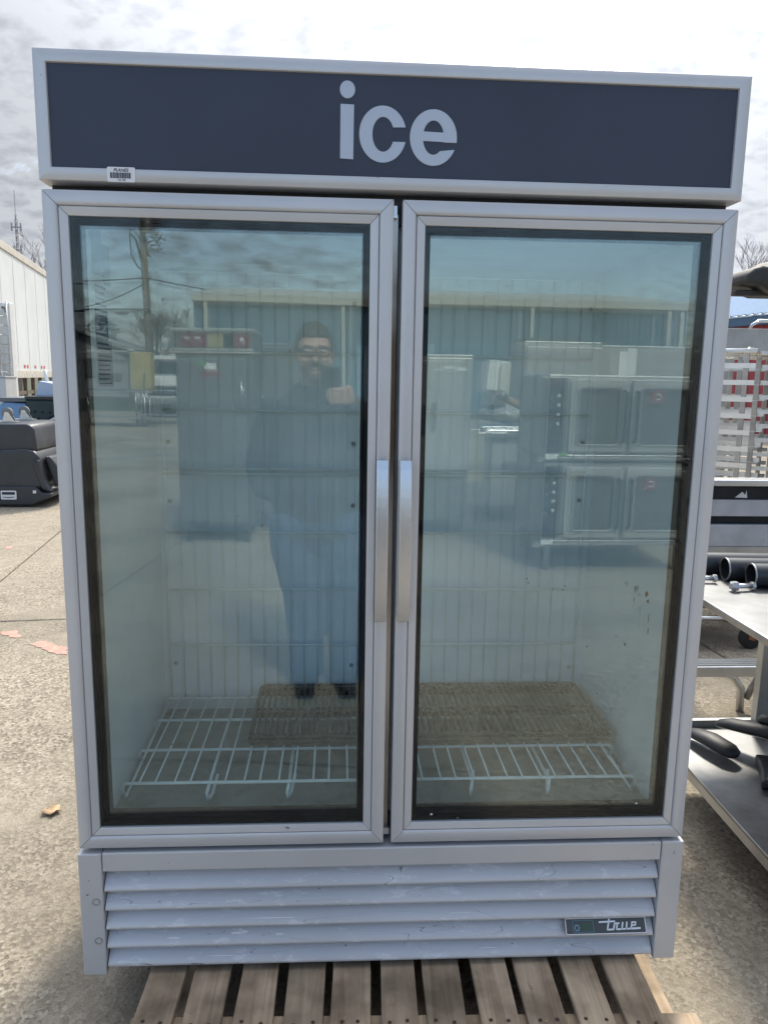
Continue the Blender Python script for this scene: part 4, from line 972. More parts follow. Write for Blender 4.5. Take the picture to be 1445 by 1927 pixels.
dl = thing('low_dolly', 'low wooden dolly with chrome rod and rusty caster on the right', 'dolly', (2.52, 2.5, 0))
p = MB(); p.box(-0.1, 0.62, 0.05, 0.6, 0.235, 0.335); p.build('deck', mat('pink_board', (0.44, 0.29, 0.23), 0.8, var=0.2, vscale=12), dl, bevel=0.004)
p = MB(); p.box(-0.1, 0.62, 0.045, 0.605, 0.336, 0.38); p.build('cap', M_BLACK, dl)
p = MB(); p.box(-0.1, 0.62, 0.06, 0.59, 0.222, 0.2345); p.build('under_strip', M_RUSTB, dl)
p = MB(); p.tube([(-0.12, 0, 0.182), (0.41, 0, 0.180)], 0.014, 10); p.build('chrome_rod', M_STEEL, dl, smooth=True)
M_RUST = mat('rust', (0.30, 0.12, 0.05), 0.75, 0.2, var=0.3, vscale=40)
for x, y in ((0.41, 0.0), (-0.05, 0.5), (0.55, 0.5), (-0.05, 0.02)):
    p = MB(); p.lathe([(0.025, -0.018), (0.055, -0.018), (0.068, -0.012), (0.068, 0.012), (0.055, 0.018), (0.025, 0.018)], (x, y, 0.068), 20, 'y'); w_ = p.build('caster', M_TYRE, dl, auto=40)
    p = MB()
    for s_ in (-0.024, 0.021): p.prism([(x - 0.02, 0.06), (x + 0.015, 0.05), (x + 0.035, 0.15), (x - 0.03, 0.15)], y + s_, y + s_ + 0.004, 'y')
    p.box(x - 0.035, x + 0.04, y - 0.03, y + 0.03, 0.1505, 0.158); p.build('fork', M_RUST, w_)
    p = MB(); p.box(x - 0.018, x + 0.018, y - 0.018, y + 0.018, 0.159, 0.2215); p.build('stem', M_STEELD, w_)

M_TBL = mat('table_stainless', (0.26, 0.265, 0.27), 0.40, 0.8, var=0.25, vscale=6)
tbz = thing('steel_work_table', 'stainless work table with undershelf right of the freezer', 'table', (1.765, 0.0, 0))
p = MB(); p.box(0.0, 1.6, -0.15, 1.28, 0.775, 0.80); p.build('top', M_TBL, tbz, bevel=0.006)
p = MB(); p.box(0.35, 1.58, 1.255, 1.27, 0.745, 0.7745); p.build('apron', M_STEELD, tbz)
p = MB(); p.box(0.0, 1.6, -0.1, 1.10, 0.195, 0.205); us = p.build('undershelf', M_TBL, tbz, bevel=0.002)
p = MB(); p.box(0.0, 0.012, -0.1, 1.10, 0.165, 0.1948); p.box(0.013, 1.6, 1.075, 1.10, 0.165, 0.1948); p.build('shelf_lip', M_STEELD, us)
p = MB(); p.box(0.05, 1.58, 1.085, 1.105, 0.2055, 0.232); p.build('back_bar', M_STEELD, us)
for x in (0.40, 1.55):
    for y in (0.02, 1.04):
        p = MB(); p.box(x - 0.035, x + 0.035, y - 0.02, y + 0.02, 0.0, 0.194); p.build('foot', M_STEELD, tbz)
        p = MB(); p.box(x - 0.035, x + 0.035, y - 0.02, y + 0.02, 0.2052, 0.7735); p.build('leg', M_STEELD, tbz, bevel=0.004)
M_PIPE = mat('black_pipe', (0.030, 0.036, 0.042), 0.35, 0.1, var=0.12, vscale=12)
for k, (x, y) in enumerate(((2.005, 0.935), (1.955, 1.020), (1.905, 1.105))):
    t = thing('black_pipe', ('black pipe nearest the camera lying on the steel table', 'middle black pipe of three lying on the steel table', 'rear black pipe of three lying on the steel table')[k], 'pipe', (x, y, 0.8012), R(-3), 'black pipes on the table')
    p = MB(); n = 28; ro, ri = 0.041, 0.0375
    O = [(ro * math.cos(2 * PI * q_ / n), 0.041 + ro * math.sin(2 * PI * q_ / n)) for q_ in range(n)]; I = [(ri * math.cos(2 * PI * q_ / n), 0.041 + ri * math.sin(2 * PI * q_ / n)) for q_ in range(n)]
    p.ring(O, I, 0, 1.2, 'x'); p.build('tube', M_PIPE, t, auto=40)
    p = MB(); p.ring([(a * 1.01, 0.041 + (b_ - 0.041) * 1.01) for a, b_ in O], I, -0.0012, 0.0035, 'x'); p.build('cut_edge', M_STEELD, t)
for k, (x, y, r_) in enumerate(((1.915, 0.875, 8), (1.83, 0.99, -5))):
    t = thing('chrome_bolt', ('chrome lever bolt in front of the nearest black pipe', 'small chrome bolt at the table edge before the rear pipes')[k], 'bolt', (x, y, 0.8012), R(r_))
    p = MB(); p.tube([(0, 0, 0.016), (0.075, 0, 0.016)], 0.009, 10); p.build('shank', M_STEEL, t, smooth=True)
    p = MB(); p.lathe([(0.012, -0.012), (0.017, -0.008), (0.017, 0.012), (0.012, 0.016)], (0.0, 0, 0.017), 6, 'x'); p.build('head', M_STEEL, t)
    p = MB(); p.lathe([(0.014, 0), (0.014, 0.012)], (0.066, 0, 0.016), 6, 'x'); p.build('nut', M_STEEL, t)
lb = thing('aluminium_step', 'aluminium step rail on curved tube legs behind the work table', 'step', (2.12, 1.62, 0))
p = MB(); p.box(0, 0.9, 0, 0.10, 0.185, 0.235); p.build('tread', M_ALU, lb, bevel=0.006)
for k in range(4):
    p = MB(); p.box(0.01, 0.89, 0.012 + k * 0.022, 0.022 + k * 0.022, 0.2352, 0.240); p.build('tread_rib', M_ALU, lb)
for x in (0.28, 0.80):
    p = MB(); p.tube([(x - 0.06, 0.05, 0.184), (x - 0.01, 0.05, 0.165), (x + 0.03, 0.05, 0.11), (x + 0.035, 0.05, 0.0)], 0.018, 10); p.build('leg', M_ALU, lb, smooth=True)
    p = MB(); p.tube([(x + 0.12, 0.05, 0.184), (x + 0.08, 0.05, 0.11), (x + 0.06, 0.05, 0.06)], 0.016, 10); p.build('brace', M_ALUD, lb, smooth=True)
M_ARM = mat('black_armrest', (0.020, 0.022, 0.027), 0.5, var=0.15, bump=0.1, bscale=200)
def chair_arm(loc, rz, pitch, label, ln=0.34, post=True):
    t = thing('armrest_cushion', label, 'armrest', loc, rz, 'loose black chair arms')
    t.rotation_euler = (0, R(pitch), rz)
    p = MB(); p.tube([(0, 0, 0.02), (0.012, 0, 0.028), (0.05, 0, 0.036), (ln * 0.5, 0, 0.042), (ln * 0.85, 0, 0.040), (ln * 0.97, 0, 0.034), (ln, 0, 0.025)], [0.012, 0.026, 0.036, 0.042, 0.040, 0.03, 0.012], 14, flat=[0.55] * 7)
    p.build('pad', M_ARM, t, smooth=True)
    if post:
        p = MB(); p.prism([(ln * 0.45, 0.03), (ln * 0.62, 0.03), (ln * 0.60, -0.06), (ln * 0.72, -0.15), (ln * 0.42, -0.15), (ln * 0.47, -0.06)], -0.018, 0.018, 'y'); p.build('post', M_ARM, t, bevel=0.008)
    return t
chair_arm((1.96, 0.98, 0.245), R(-50), -4, 'black chair arm lying along the left of the undershelf', 0.36, False)
chair_arm((2.06, 0.90, 0.30), R(-28), 8, 'black chair arm propped highest on the undershelf pile', 0.36, False)
chair_arm((1.86, 1.00, 0.206), R(-70), 0, 'short black chair arm half hidden behind the freezer edge', 0.22, False)
chair_arm((2.05, 0.62, 0.225), R(-50), 4, 'black chair arm with a broad post at the front of the pile', 0.34, False)
def arm_post(loc, rz, label):
    t = thing('chair_arm_post', label, 'chair arm', loc, rz, 'loose black chair arm posts')
    p = MB(); p.prism([(-0.04, 0.0), (0.05, 0.0), (0.035, 0.09), (0.06, 0.20), (-0.01, 0.20), (-0.02, 0.09)], 0.0, 0.03, 'z'); p.build('post', M_ARM, t, bevel=0.008)
    p = MB(); p.lathe([(0.004, 0.0), (0.004, 0.002)], (-0.015, 0.02, 0.0302), 8); p.build('screw', M_STEEL, t)
arm_post((1.955, 0.42, 0.206), R(-35), 'flared black arm post lying at the front of the undershelf')
arm_post((1.975, 0.62, 0.206), R(-15), 'flared black arm post lying nearer the chair arm pile')
# ------------------------------------------------------------------ the yard behind the camera (seen mirrored in the glass)
# ---- photographer
def person():
    OX, OY = 0.49, -1.92
    t = thing('person', 'person in dark hoodie, glasses and jeans holding up a phone before the glass', 'person', (OX, OY, 0))
    skin = mat('skin', (0.52, 0.335, 0.265), 0.5, var=0.06, vscale=20)
    cloth = mat('dark_hoodie', (0.040, 0.044, 0.052), 0.85, var=0.15, vscale=12, bump=0.3, bscale=40)
    jean = mat('blue_denim', (0.065, 0.10, 0.185), 0.85, var=0.18, vscale=7, bump=0.3, bscale=30)
    hairm = mat('dark_hair', (0.030, 0.022, 0.017), 0.55, bump=0.6, bscale=90)
    beardm = mat('brown_beard', (0.11, 0.075, 0.055), 0.7, bump=0.5, bscale=120)
    shoe = mat('dark_shoe', (0.03, 0.03, 0.035), 0.6)
    O = Vector((OX, OY, 0))
    def ph(r, u, f): return CAM + CR * r - CD * u + CF * f - O       # about the phone
    def loft(mb, rings, n=20, inf=0.0):
        vs_ = []; k = len(rings)
        for z, cx, cy, rx, ry in rings:
            for j in range(n):
                a = 2 * PI * j / n; vs_.append((cx + (rx + inf) * math.cos(a), cy + (ry + inf) * math.sin(a), z))
        fs = [(i * n + j, i * n + (j + 1) % n, (i + 1) * n + (j + 1) % n, (i + 1) * n + j) for i in range(k - 1) for j in range(n)]
        mb.add(vs_, fs + [tuple(range(n - 1, -1, -1)), tuple((k - 1) * n + j for j in range(n))])
    torso = [(0.80, 0, 0, .185, .125), (0.90, 0, 0.005, .20, .145), (1.0, 0, .022, .205, .168), (1.12, 0, .022, .205, .163), (1.25, 0, .01, .212, .142), (1.34, -.003, .005, .205, .120), (1.40, -.006, .01, .150, .095), (1.45, -.012, .035, .075, .072)]
    armL = [(-.185, -.005, 1.365), (-.225, -.025, 1.28), (-.285, -.055, 1.07), (-.255, -.02, .98), (-.150, .02, .93)]
    w1 = ph(.064, -.125, -.065)
    armR = [(.175, 0, 1.365), (.225, .02, 1.28), (.275, .095, 1.14), tuple(Vector((.275, .095, 1.14)).lerp(w1, .5)), tuple(w1)]
    rA = [.068, .062, .052, .046, .034]
    legL = [(-.105, 0, .86), (-.10, .01, .70), (-.065, .025, .48), (-.06, -.01, .28), (-.055, -.035, .09)]
    legR = [(.10, 0, .86), (.115, .01, .70), (.13, .025, .48), (.135, -.01, .28), (.14, -.035, .09)]
    rL = [.112, .098, .068, .064, .045]
    H = Vector((-.02, .105, 1.598)); hr = Matrix.Rotation(R(-6), 3, 'X') @ Matrix.Rotation(R(-4), 3, 'Z')
    def hp(x, y, z): return H + hr @ Vector((x, y, z))
    b = MB(); loft(b, torso, 20, -0.012)
    b.tube(armL, [r - .008 for r in rA], 12); b.tube(armR, [r - .008 for r in rA], 12)
    b.tube(legL, [r - .010 for r in rL], 14); b.tube(legR, [r - .010 for r in rL], 14)
    for s in (-1, 1): b.ell((-.055 + .06 * 0 if s < 0 else .14, .03, .05), (.036, .10, .035))
    b.tube([(-.012, .03, 1.42), tuple(hp(0, -.02, -.09))], [.066, .062], 14)
    b.ell(H, (.080, .100, .122), 24, 16, hr)
    b.ell(hp(0, .012, -.055), (.070, .078, .066), 20, 12, hr)
    for c_, r_ in (((0, .100, -.012), (.013, .017, .024)), ((0, .108, -.024), (.018, .014, .010)), ((0, .078, .034), (.058, .022, .012)), ((0, .080, -.098), (.034, .028, .024)), ((0, .093, -.056), (.026, .010, .006)), ((0, .092, -.067), (.022, .011, .006)),
                   ((.045, .062, -.035), (.034, .034, .034)), ((-.045, .062, -.035), (.034, .034, .034)), ((.083, -.005, -.005), (.010, .020, .032)), ((-.083, -.005, -.005), (.010, .020, .032))):
        b.ell(hp(*c_), r_, 14, 8, hr)
    # right hand on the phone
    b.ell(ph(.052, -.092, -.040), (.024, .024, .046), 14, 10)
    b.tube([w1, ph(.057, -.105, -.05), ph(.052, -.08, -.04)], [.027, .028, .024], 12)
    for i, (u, ln) in enumerate(((-.062, .92), (-.081, 1.0), (-.100, .95), (-.117, .78))):
        b.tube([ph(.055, u, -.040), ph(.045, u, -.014), ph(.026, u + .002, -.003), ph(.026 - .040 * ln, u + .001, -.003), ph(.026 - .066 * ln, u - .003, -.005), ph(.026 - .074 * ln, u - .004, -.007)], [.011, .0112, .0105, .0095, .0082, .004], 10)
    b.tube([ph(.058, -.108, -.05), ph(.038, -.075, -.042), ph(.012, -.055, -.033), ph(-.006, -.046, -.031)], [.015, .013, .011, .006], 10)
    # left hand hanging, slightly curled
    hw = Vector(armL[-1]); b.ell(hw + Vector((.002, .012, -.048)), (.018, .036, .048), 14, 10)
    for i, (dy, ln) in enumerate(((.036, .9), (.016, 1.0), (-.006, .95), (-.024, .75))):
        p0 = hw + Vector((.0, dy + .006, -.075)); b.tube([p0, p0 + Vector((.004, .006, -.034 * ln)), p0 + Vector((.016, .006, -.062 * ln)), p0 + Vector((.030, .002, -.078 * ln))], [.0105, .010, .009, .005], 10)
    b.tube([hw + Vector((.004, .035, -.03)), hw + Vector((.014, .062, -.06)), hw + Vector((.022, .066, -.088))], [.014, .012, .007], 10)
    body = b.build('body', skin, t)
    def fuse(o, vox, it=4):
        m_ = o.modifiers.new('fuse', 'REMESH'); m_.mode = 'VOXEL'; m_.voxel_size = vox; m_.use_smooth_shade = True
        s_ = o.modifiers.new('smooth', 'SMOOTH'); s_.iterations = it; s_.factor = 0.5
    fuse(body, 0.0055, 3)
    # clothes
    j = MB(); loft(j, [(0.765, 0, 0, .218, .165)] + torso, 22, 0.012); j.tube(armL, [r + .014 for r in rA[:-1]] + [.046], 14); j.tube(armR, [r + .014 for r in rA[:-1]] + [.046], 14)
    lo = [(-.015, .0, 1.40), (-.012, .0, 1.455), (-.012, .004, 1.475)]
    j.tube([(.095 * math.cos(a), .035 + .085 * math.sin(a), 1.435 + .018 * math.sin(a + PI)) for a in [2 * PI * q_ / 14 for q_ in range(15)]], .026, 8)
    jo = j.build('hoodie', cloth, t); fuse(jo, 0.010, 5)
    q = MB(); loft(q, [(0.70, 0, 0.0, .175, .125), (0.80, 0, 0, .200, .140), (0.90, 0, 0.0, .200, .145)], 22, 0.004)
    q.tube(legL[:-1] + [(-.055, -.035, .055)], [.132, .126, .102, .090, .084], 14); q.tube(legR[:-1] + [(.14, -.035, .055)], [.132, .126, .102, .090, .084], 14)
    jo = q.build('jeans', jean, t); fuse(jo, 0.010, 4)
    for x in (-.06, .142):
        s_ = MB(); s_.ell((x, .045, .045), (.048, .135, .050), 16, 10); s_.box(x - .043, x + .043, -.075, .165, 0.0, .03); so_ = s_.build('shoe', shoe, t); fuse(so_, 0.006, 6)
    # hair: cap over skull with a widow's peak
    hh = MB(); NU, NV = 40, 24; vs_ = []; keep = []
    for i in range(NV + 1):
        th = PI * i / NV
        for k in range(NU):
            a = 2 * PI * k / NU; n_ = 1 + 0.03 * math.sin(9 * a + 5 * th) * math.sin(7 * th)
            vs_.append((0.089 * n_ * math.sin(th) * math.cos(a), -.006 + .108 * n_ * math.sin(th) * math.sin(a), .016 + .117 * n_ * math.cos(th)))
    fs = []
    for i in range(NV):
        for k in range(NU):
            f = (i * NU + k, (i + 1) * NU + k, (i + 1) * NU + (k + 1) % NU, i * NU + (k + 1) % NU)
            c_ = [sum(vs_[v][d] for v in f) / 4 for d in range(3)]
            hl = .080 - 3.0 * c_[0] ** 2        # hairline height over the brow
            if (c_[1] > .045 and c_[2] < hl) or (c_[1] > .015 and c_[2] < .02) or c_[2] < -.055: continue
            fs.append(f)
    hh.add([tuple(hp(*v)) for v in vs_], fs)
    ho = hh.build('hair', hairm, t, smooth=True); sm = ho.modifiers.new('thick', 'SOLIDIFY'); sm.thickness = 0.010; sm.offset = -1
    g_ = MB(); g_.ell(hp(0, .084, -.104), (.036, .029, .027), 16, 10, hr); g_.ell(hp(0, .098, -.046), (.030, .012, .006), 14, 8, hr)
    g_.ell(hp(.030, .088, -.072), (.007, .012, .026), 8, 8, hr); g_.ell(hp(-.030, .088, -.072), (.007, .012, .026), 8, 8, hr)
    bo = g_.build('beard', beardm, t, smooth=True)
    for x in (-.032, .032):
        e_ = MB(); e_.ell(hp(x, .0845, .010), (.0125, .0125, .0105), 14, 10); e_.build('eye', mat('eye_white', (0.7, 0.68, 0.66), 0.2), t, smooth=True)
        e_ = MB(); e_.ell(hp(x, .0945, .010), (.0055, .004, .0055), 12, 8); e_.build('iris', mat('iris', (0.03, 0.02, 0.015), 0.2), t, smooth=True)
        e_ = MB(); e_.tube([hp(x - .02, .096, .033), hp(x, .100, .037), hp(x + .02, .094, .033)], [.0015, .0028, .0015], 6); e_.build('eyebrow', beardm, t, smooth=True)
    gl = MB()
    for x in (-.034, .034):
        rr = [hp(x + a, .117 - abs(x + a) * .12, .008 + c_) for a, c_ in rrect(-.027, .027, -.018, .018, .008, 3)]; gl.tube(rr + [rr[0]], .0034, 6)
    gl.tube([hp(-.008, .117, .013), hp(.008, .117, .013)], .002, 6)
    for s in (-1, 1): gl.tube([hp(s * .061, .110, .014), hp(s * .082, .05, .014), hp(s * .086, -.01, .010)], .003, 6)
    gl.build('glasses', mat('black_frame', (0.012, 0.012, 0.014), 0.3), t, smooth=True)
    # phone in the hand
    pt = thing('mobile_phone', 'black mobile phone held upright in front of the face', 'phone', CAM)
    pb = MB(); M4 = Matrix((CR, CF, -CD)).transposed()
    pb.prism(rrect(-.064, .017, -.128, .030, .011, 4), -.022, -.0135, 'y')
    po = pb.build('case', mat('phone_black', (0.012, 0.013, 0.016), 0.3), pt, bevel=0.0015); po.matrix_local = M4.to_4x4()
    pb = MB(); pb.prism(rrect(-.020, .014, -.012, .026, .008, 3), -.0132, -.0118, 'y'); po2 = pb.build('camera_bump', mat('phone_bump', (0.02, 0.02, 0.024), 0.15), po)
    for (x, z) in ((-.012, .016), (-.012, -.004)):
        pb = MB(); pb.lathe([(.0065, -.0118), (.0065, -.0105), (.005, -.0104)], (x, 0, z), 16, 'y'); pb.build('lens', mat('lens_glass', (0.005, 0.005, 0.01), 0.05), po)
person()

# ---- kitchen equipment standing round the yard
M_KIT = mat('dark_stainless', (0.17, 0.18, 0.18), 0.38, 0.4, var=0.12, vscale=3, stretch=(1, 1, 5))
M_KIT2 = mat('grey_stainless', (0.44, 0.45, 0.44), 0.40, 0.3, var=0.10, vscale=3, stretch=(1, 1, 5))
M_CTRL = mat('maroon_panel', (0.22, 0.035, 0.04), 0.4)
M_KNOB = mat('knob_grey', (0.6, 0.6, 0.58), 0.35)
M_PAPER = mat('paper_white', (0.80, 0.81, 0.80), 0.7)
M_GLASSD = mat('oven_glass', (0.10, 0.105, 0.105), 0.12)
hc = thing('holding_cabinet', 'dark steel cabinet with maroon control panels, reflected beside the person', 'cabinet', (-0.47, -5.15, 0))
p = MB(); p.box(-0.32, 0.32, -0.75, 0, 0.16, 1.655); p.build('body', M_KIT, hc, bevel=0.012)
p = MB(); p.box(-0.34, 0.335, -0.77, 0.02, 1.656, 1.70); p.build('ledge', M_KIT2, hc, bevel=0.006)
p = MB(); p.box(-0.33, 0.325, -0.70, 0.005, 1.701, 1.84); p.build('control_housing', M_KIT, hc, bevel=0.004)
p = MB(); p.box(-0.35, 0.345, -0.76, 0.03, 1.841, 1.868); p.build('top', M_KIT2, hc, bevel=0.006)
for (a, b_) in ((-0.27, -0.06), (0.17, 0.30)):
    p = MB(); p.box(a, b_, 0.0055, 0.011, 1.715, 1.828); cp = p.build('control_panel', M_CTRL, hc)
p = MB(); p.box(-0.05, 0.08, 0.0055, 0.009, 1.715, 1.828); p.build('gauge_panel', mat('tan_print', (0.36, 0.33, 0.16), 0.5), hc)
p = MB(); p.box(0.085, 0.165, 0.0055, 0.009, 1.715, 1.828); p.build('dark_panel', M_BLACK, hc)
for x in (-0.225, -0.20, -0.14, -0.118):
    p = MB(); p.lathe([(0.013, 0.0112), (0.013, 0.030), (0.009, 0.034)], (x, 0, 1.785), 12, 'y'); p.build('knob', M_KNOB, hc)
p = MB(); p.box(0.225, 0.255, 0.0112, 0.0125, 1.765, 1.795); p.build('tag', M_PAPER, hc)
p = MB(); p.box(-0.29, 0.29, 0.0005, 0.035, 0.20, 1.62); dd = p.build('door', M_KIT, hc, bevel=0.01)
p = MB(); p.box(-0.075, 0.025, 0.0355, 0.037, 1.53, 1.58); p.build('sticker', M_PAPER, dd)
p = MB(); p.prism([(-0.13, 1.59), (-0.07, 1.60), (-0.055, 1.56), (-0.11, 1.56)], 0.0355, 0.037, 'y'); p.build('green_sticker', mat('green_sticker', (0.12, 0.38, 0.08), 0.5), dd)
p = MB(); p.box(-0.11, 0.06, 0.0355, 0.037, 1.47, 1.515); p.build('red_sticker', M_CTRL, dd)
p = MB(); p.tube([(0.24, 0.035, 1.20), (0.24, 0.075, 1.20), (0.24, 0.075, 1.42), (0.24, 0.035, 1.42)], 0.012, 8); p.build('handle', M_STEEL, dd, smooth=True)
for x in (-0.26, 0.26):
    for y in (-0.08, -0.66): caster(hc, x, y, 0.055, M_TYRE, M_STEELD, 0.16)
hc2 = thing('narrow_cabinet', 'narrow dark steel cabinet standing just behind the person, reflected', 'cabinet', (0.08, -5.85, 0))
p = MB(); p.box(-0.28, 0.30, -0.6, 0, 0.12, 1.78); p.build('body', M_KIT, hc2, bevel=0.012)
p = MB(); p.box(-0.26, 0.28, 0.0005, 0.03, 0.16, 1.74); d2 = p.build('door', M_KIT, hc2, bevel=0.008)
p = MB(); p.tube([(-0.2, 0.03, 1.1), (-0.2, 0.06, 1.1), (-0.2, 0.06, 1.28), (-0.2, 0.03, 1.28)], 0.01, 8); p.build('handle', M_WPAINT, d2, smooth=True)
for x in (-0.22, 0.24):
    for y in (-0.06, -0.54): caster(hc2, x, y, 0.045, M_TYRE, M_STEELD, 0.12)
rf = thing('steel_refrigerator', 'grey two-door refrigerator with white stickers, reflected near the door gap', 'refrigerator', (1.29, -5.65, 0))
p = MB(); p.box(-0.44, 0.43, -0.75, 0, 0.13, 1.69); p.build('body', M_KIT2, rf, bevel=0.01)
for a, b_ in ((-0.43, -0.004), (0.004, 0.42)):
    p = MB(); p.box(a, b_, 0.0005, 0.05, 0.62, 1.66); d3 = p.build('door', M_KIT2, rf, bevel=0.012)
    p = MB(); p.box(a + 0.05, a + 0.09, 0.0505, 0.075, 1.0, 1.25); p.build('handle', M_KIT, d3)
p = MB(); p.box(-0.43, 0.42, 0.0005, 0.04, 0.16, 0.60); p.build('lower_panel', M_KIT, rf, bevel=0.006)
p = MB(); p.box(0.16, 0.26, 0.0506, 0.052, 1.555, 1.585); p.build('sticker', M_PAPER, rf)
p = MB(); p.box(0.28, 0.37, 0.0506, 0.052, 1.54, 1.57); p.build('sticker', M_PAPER, rf)
for x in (-0.36, 0.36):
    for y in (-0.08, -0.66): caster(rf, x, y, 0.05, M_TYRE, M_STEELD, 0.13)
bx = thing('steel_locker', 'large plain steel cabinet standing behind the stacked oven, reflected', 'cabinet', (2.9, -6.9, 0))
p = MB(); p.box(-0.42, 0.45, -0.8, 0, 0.08, 1.88); p.build('body', M_KIT2, bx, bevel=0.01)
p = MB(); p.box(-0.40, 0.20, -0.75, -0.02, 1.881, 1.92); p.build('top_unit', M_KIT, bx)
p = MB(); p.box(-0.40, 0.43, 0.0005, 0.03, 0.12, 1.82); p.build('door', M_KIT2, bx, bevel=0.006)
p = MB(); p.box(-0.40, 0.43, -0.76, -0.04, 0, 0.08); p.build('plinth', M_DARK, bx)
wd = thing('steel_counter', 'wide low grey steel cabinet at the right edge of the reflection', 'counter', (4.7, -7.4, 0))
for k in range(4):
    p = MB(); p.box(-1.2, 1.6, -0.8, 0, 0.10 + k * 0.445, 0.535 + k * 0.445); p.build('body_panel', M_KIT2, wd, bevel=0.01)
for x in (-1.1, 1.5):
    p = MB(); p.box(x - 0.05, x + 0.05, -0.5, -0.4, 0, 0.10); p.build('foot', M_DARK, wd)
# stacked convection oven
ov = thing('stacked_convection_oven', 'double stacked convection oven with glass doors and red stickers, reflected at right', 'oven', (2.07, -4.15, 0))
for zi, (z0, z1) in enumerate(((0.24, 0.86), (0.90, 1.52))):
    p = MB(); p.box(0, 1.20, -1.0, 0, z0, z1); bd = p.build('oven_body', M_KIT2, ov, bevel=0.01)
    p = MB(); p.box(-0.005, 1.205, 0.0005, 0.03, z0 - 0.02, z0 + 0.02); p.build('sill', M_STEEL, bd, bevel=0.004)
    p = MB(); p.box(0.012, 0.145, 0.0005, 0.012, z0 + 0.04, z1 - 0.03); cpn = p.build('control_panel', M_BLACK, bd)
    for k in range(4):
        p = MB(); p.lathe([(0.014, 0.0122), (0.014, 0.028), (0.009, 0.031)], (0.08, 0, z1 - 0.16 - k * 0.07), 12, 'y'); p.build('knob', M_KNOB, bd)
    if zi: 
        p = MB(); p.box(0.03, 0.07, 0.0122, 0.0135, z1 - 0.075, z1 - 0.045); p.build('red_tag', M_CTRL, bd)
    p = MB(); p.box(0.0, 0.09, 0.0305, 0.032, z0 - 0.012, z0 + 0.018); p.build('label', M_PAPER, bd)
    for (a, b_) in ((0.165, 0.60), (0.635, 1.185)):
        p = MB(); O_ = rrect(a, b_, z0 + 0.045, z1 - 0.035, 0.02); I_ = rrect(a + 0.075, b_ - 0.06, z0 + 0.10, z1 - 0.10, 0.03)
        p.ring(O_, I_, 0.0005, 0.045, 'y'); dro = p.build('oven_door', M_KIT2, ov, bevel=0.004)
        p = MB(); p.prism(rrect(a + 0.07, b_ - 0.055, z0 + 0.095, z1 - 0.095, 0.03), 0.012, 0.020, 'y'); p.build('window', M_GLASSD, dro)
        p = MB(); p.ring(rrect(a + 0.055, b_ - 0.045, z0 + 0.085, z1 - 0.085, 0.035), rrect(a + 0.068, b_ - 0.055, z0 + 0.098, z1 - 0.098, 0.03), 0.0452, 0.052, 'y'); p.build('window_trim', M_STEEL, dro)
        hx = b_ - 0.025 if a < 0.3 else a + 0.03
        p = MB(); p.tube([(hx, 0.045, z0 + 0.12), (hx, 0.085, z0 + 0.13), (hx, 0.085, z1 - 0.13), (hx, 0.045, z1 - 0.12)], 0.013, 8); p.build('handle', M_BLACK, dro, smooth=True)
        for q_ in range(3):
            p = MB(); p.tube([(a + 0.08, -0.05, z0 + 0.20 + q_ * 0.10), (b_ - 0.07, -0.05, z0 + 0.20 + q_ * 0.10)], 0.004, 5)
        if a > 0.3:
            p = MB(); p.box(a + 0.14, a + 0.235, 0.0525, 0.054, z1 - 0.205, z1 - 0.11); rs_ = p.build('red_sticker', M_CTRL, dro)
            p = MB(); p.tube([(a + 0.187 + 0.02 * math.cos(R(q_)), 0.0548, z1 - 0.158 + 0.02 * math.sin(R(q_))) for q_ in range(-150, 160, 20)], 0.004, 5); p.build('sticker_mark', M_PAPER, dro)
for x in (0.08, 1.12):
    for y in (-0.08, -0.92):
        p = MB(); p.tube([(x, y, 0), (x, y, 0.24)], 0.022, 8); p.build('leg', M_STEELD, ov, smooth=True)
p = MB(); p.box(0.0, 1.20, -0.98, -0.02, 0.861, 0.899); p.build('stacking_frame', M_KIT, ov)
p = MB(); p.box(0.10, 0.16, 0.0305, 0.032, 0.905, 0.935); p.build('green_label', MATS['green_sticker'], ov)
for k, (x, h_) in enumerate(((2.77, 0.19), (2.855, 0.22))):
    t = thing('paper_sheet_box', ('white carton leaning lower on top of the stacked oven, reflected', 'taller white carton on top of the stacked oven, reflected')[k], 'carton', (x, -4.7 - 0.06 * k, 1.5215))
    p = MB(); p.box(0, 0.08, 0, 0.04, 0, h_); p.build('box', M_PAPER, t, bevel=0.002)
    p = MB(); p.box(0.005, 0.075, 0.0402, 0.041, h_ * 0.75, h_ * 0.95); p.build('flap', M_PAPER, t)
# slicer stand with cartons and a wooden pole
ms = thing('steel_prep_stand', 'steel prep stand on casters with a rounded top pan, reflected at centre right', 'stand', (2.02, -6.25, 0))
p = MB(); p.box(0.03, 0.55, -0.5, 0, 0.16, 0.86); p.build('cabinet', M_KIT2, ms, bevel=0.012)
p = MB(); p.prism(rrect(-0.06, 0.62, 0.88, 0.96, 0.03), -0.55, 0.06, 'y'); p.build('pan', M_STEEL, ms, bevel=0.01)
p = MB(); p.box(-0.10, 0.63, -0.55, 0.03, 0.965, 0.99); p.build('top', M_STEEL, ms, bevel=0.006)
p = MB(); p.box(0.12, 0.34, 0.0005, 0.012, 0.52, 0.60)
for k in range(6):
    p = MB(); p.box(0.14, 0.34, 0.0005, 0.008, 0.50 + k * 0.025, 0.508 + k * 0.025); p.build('vent_slat', M_KIT, ms)
for x in (0.08, 0.50):
    for y in (-0.05, -0.45): caster(ms, x, y, 0.06, M_TYRE, M_STEELD, 0.16)
wb = thing('wrapped_bundle', 'grey plastic-wrapped bundle on the steel prep stand, reflected', 'bundle', (2.18, -6.45, 0.9915))
p = MB()
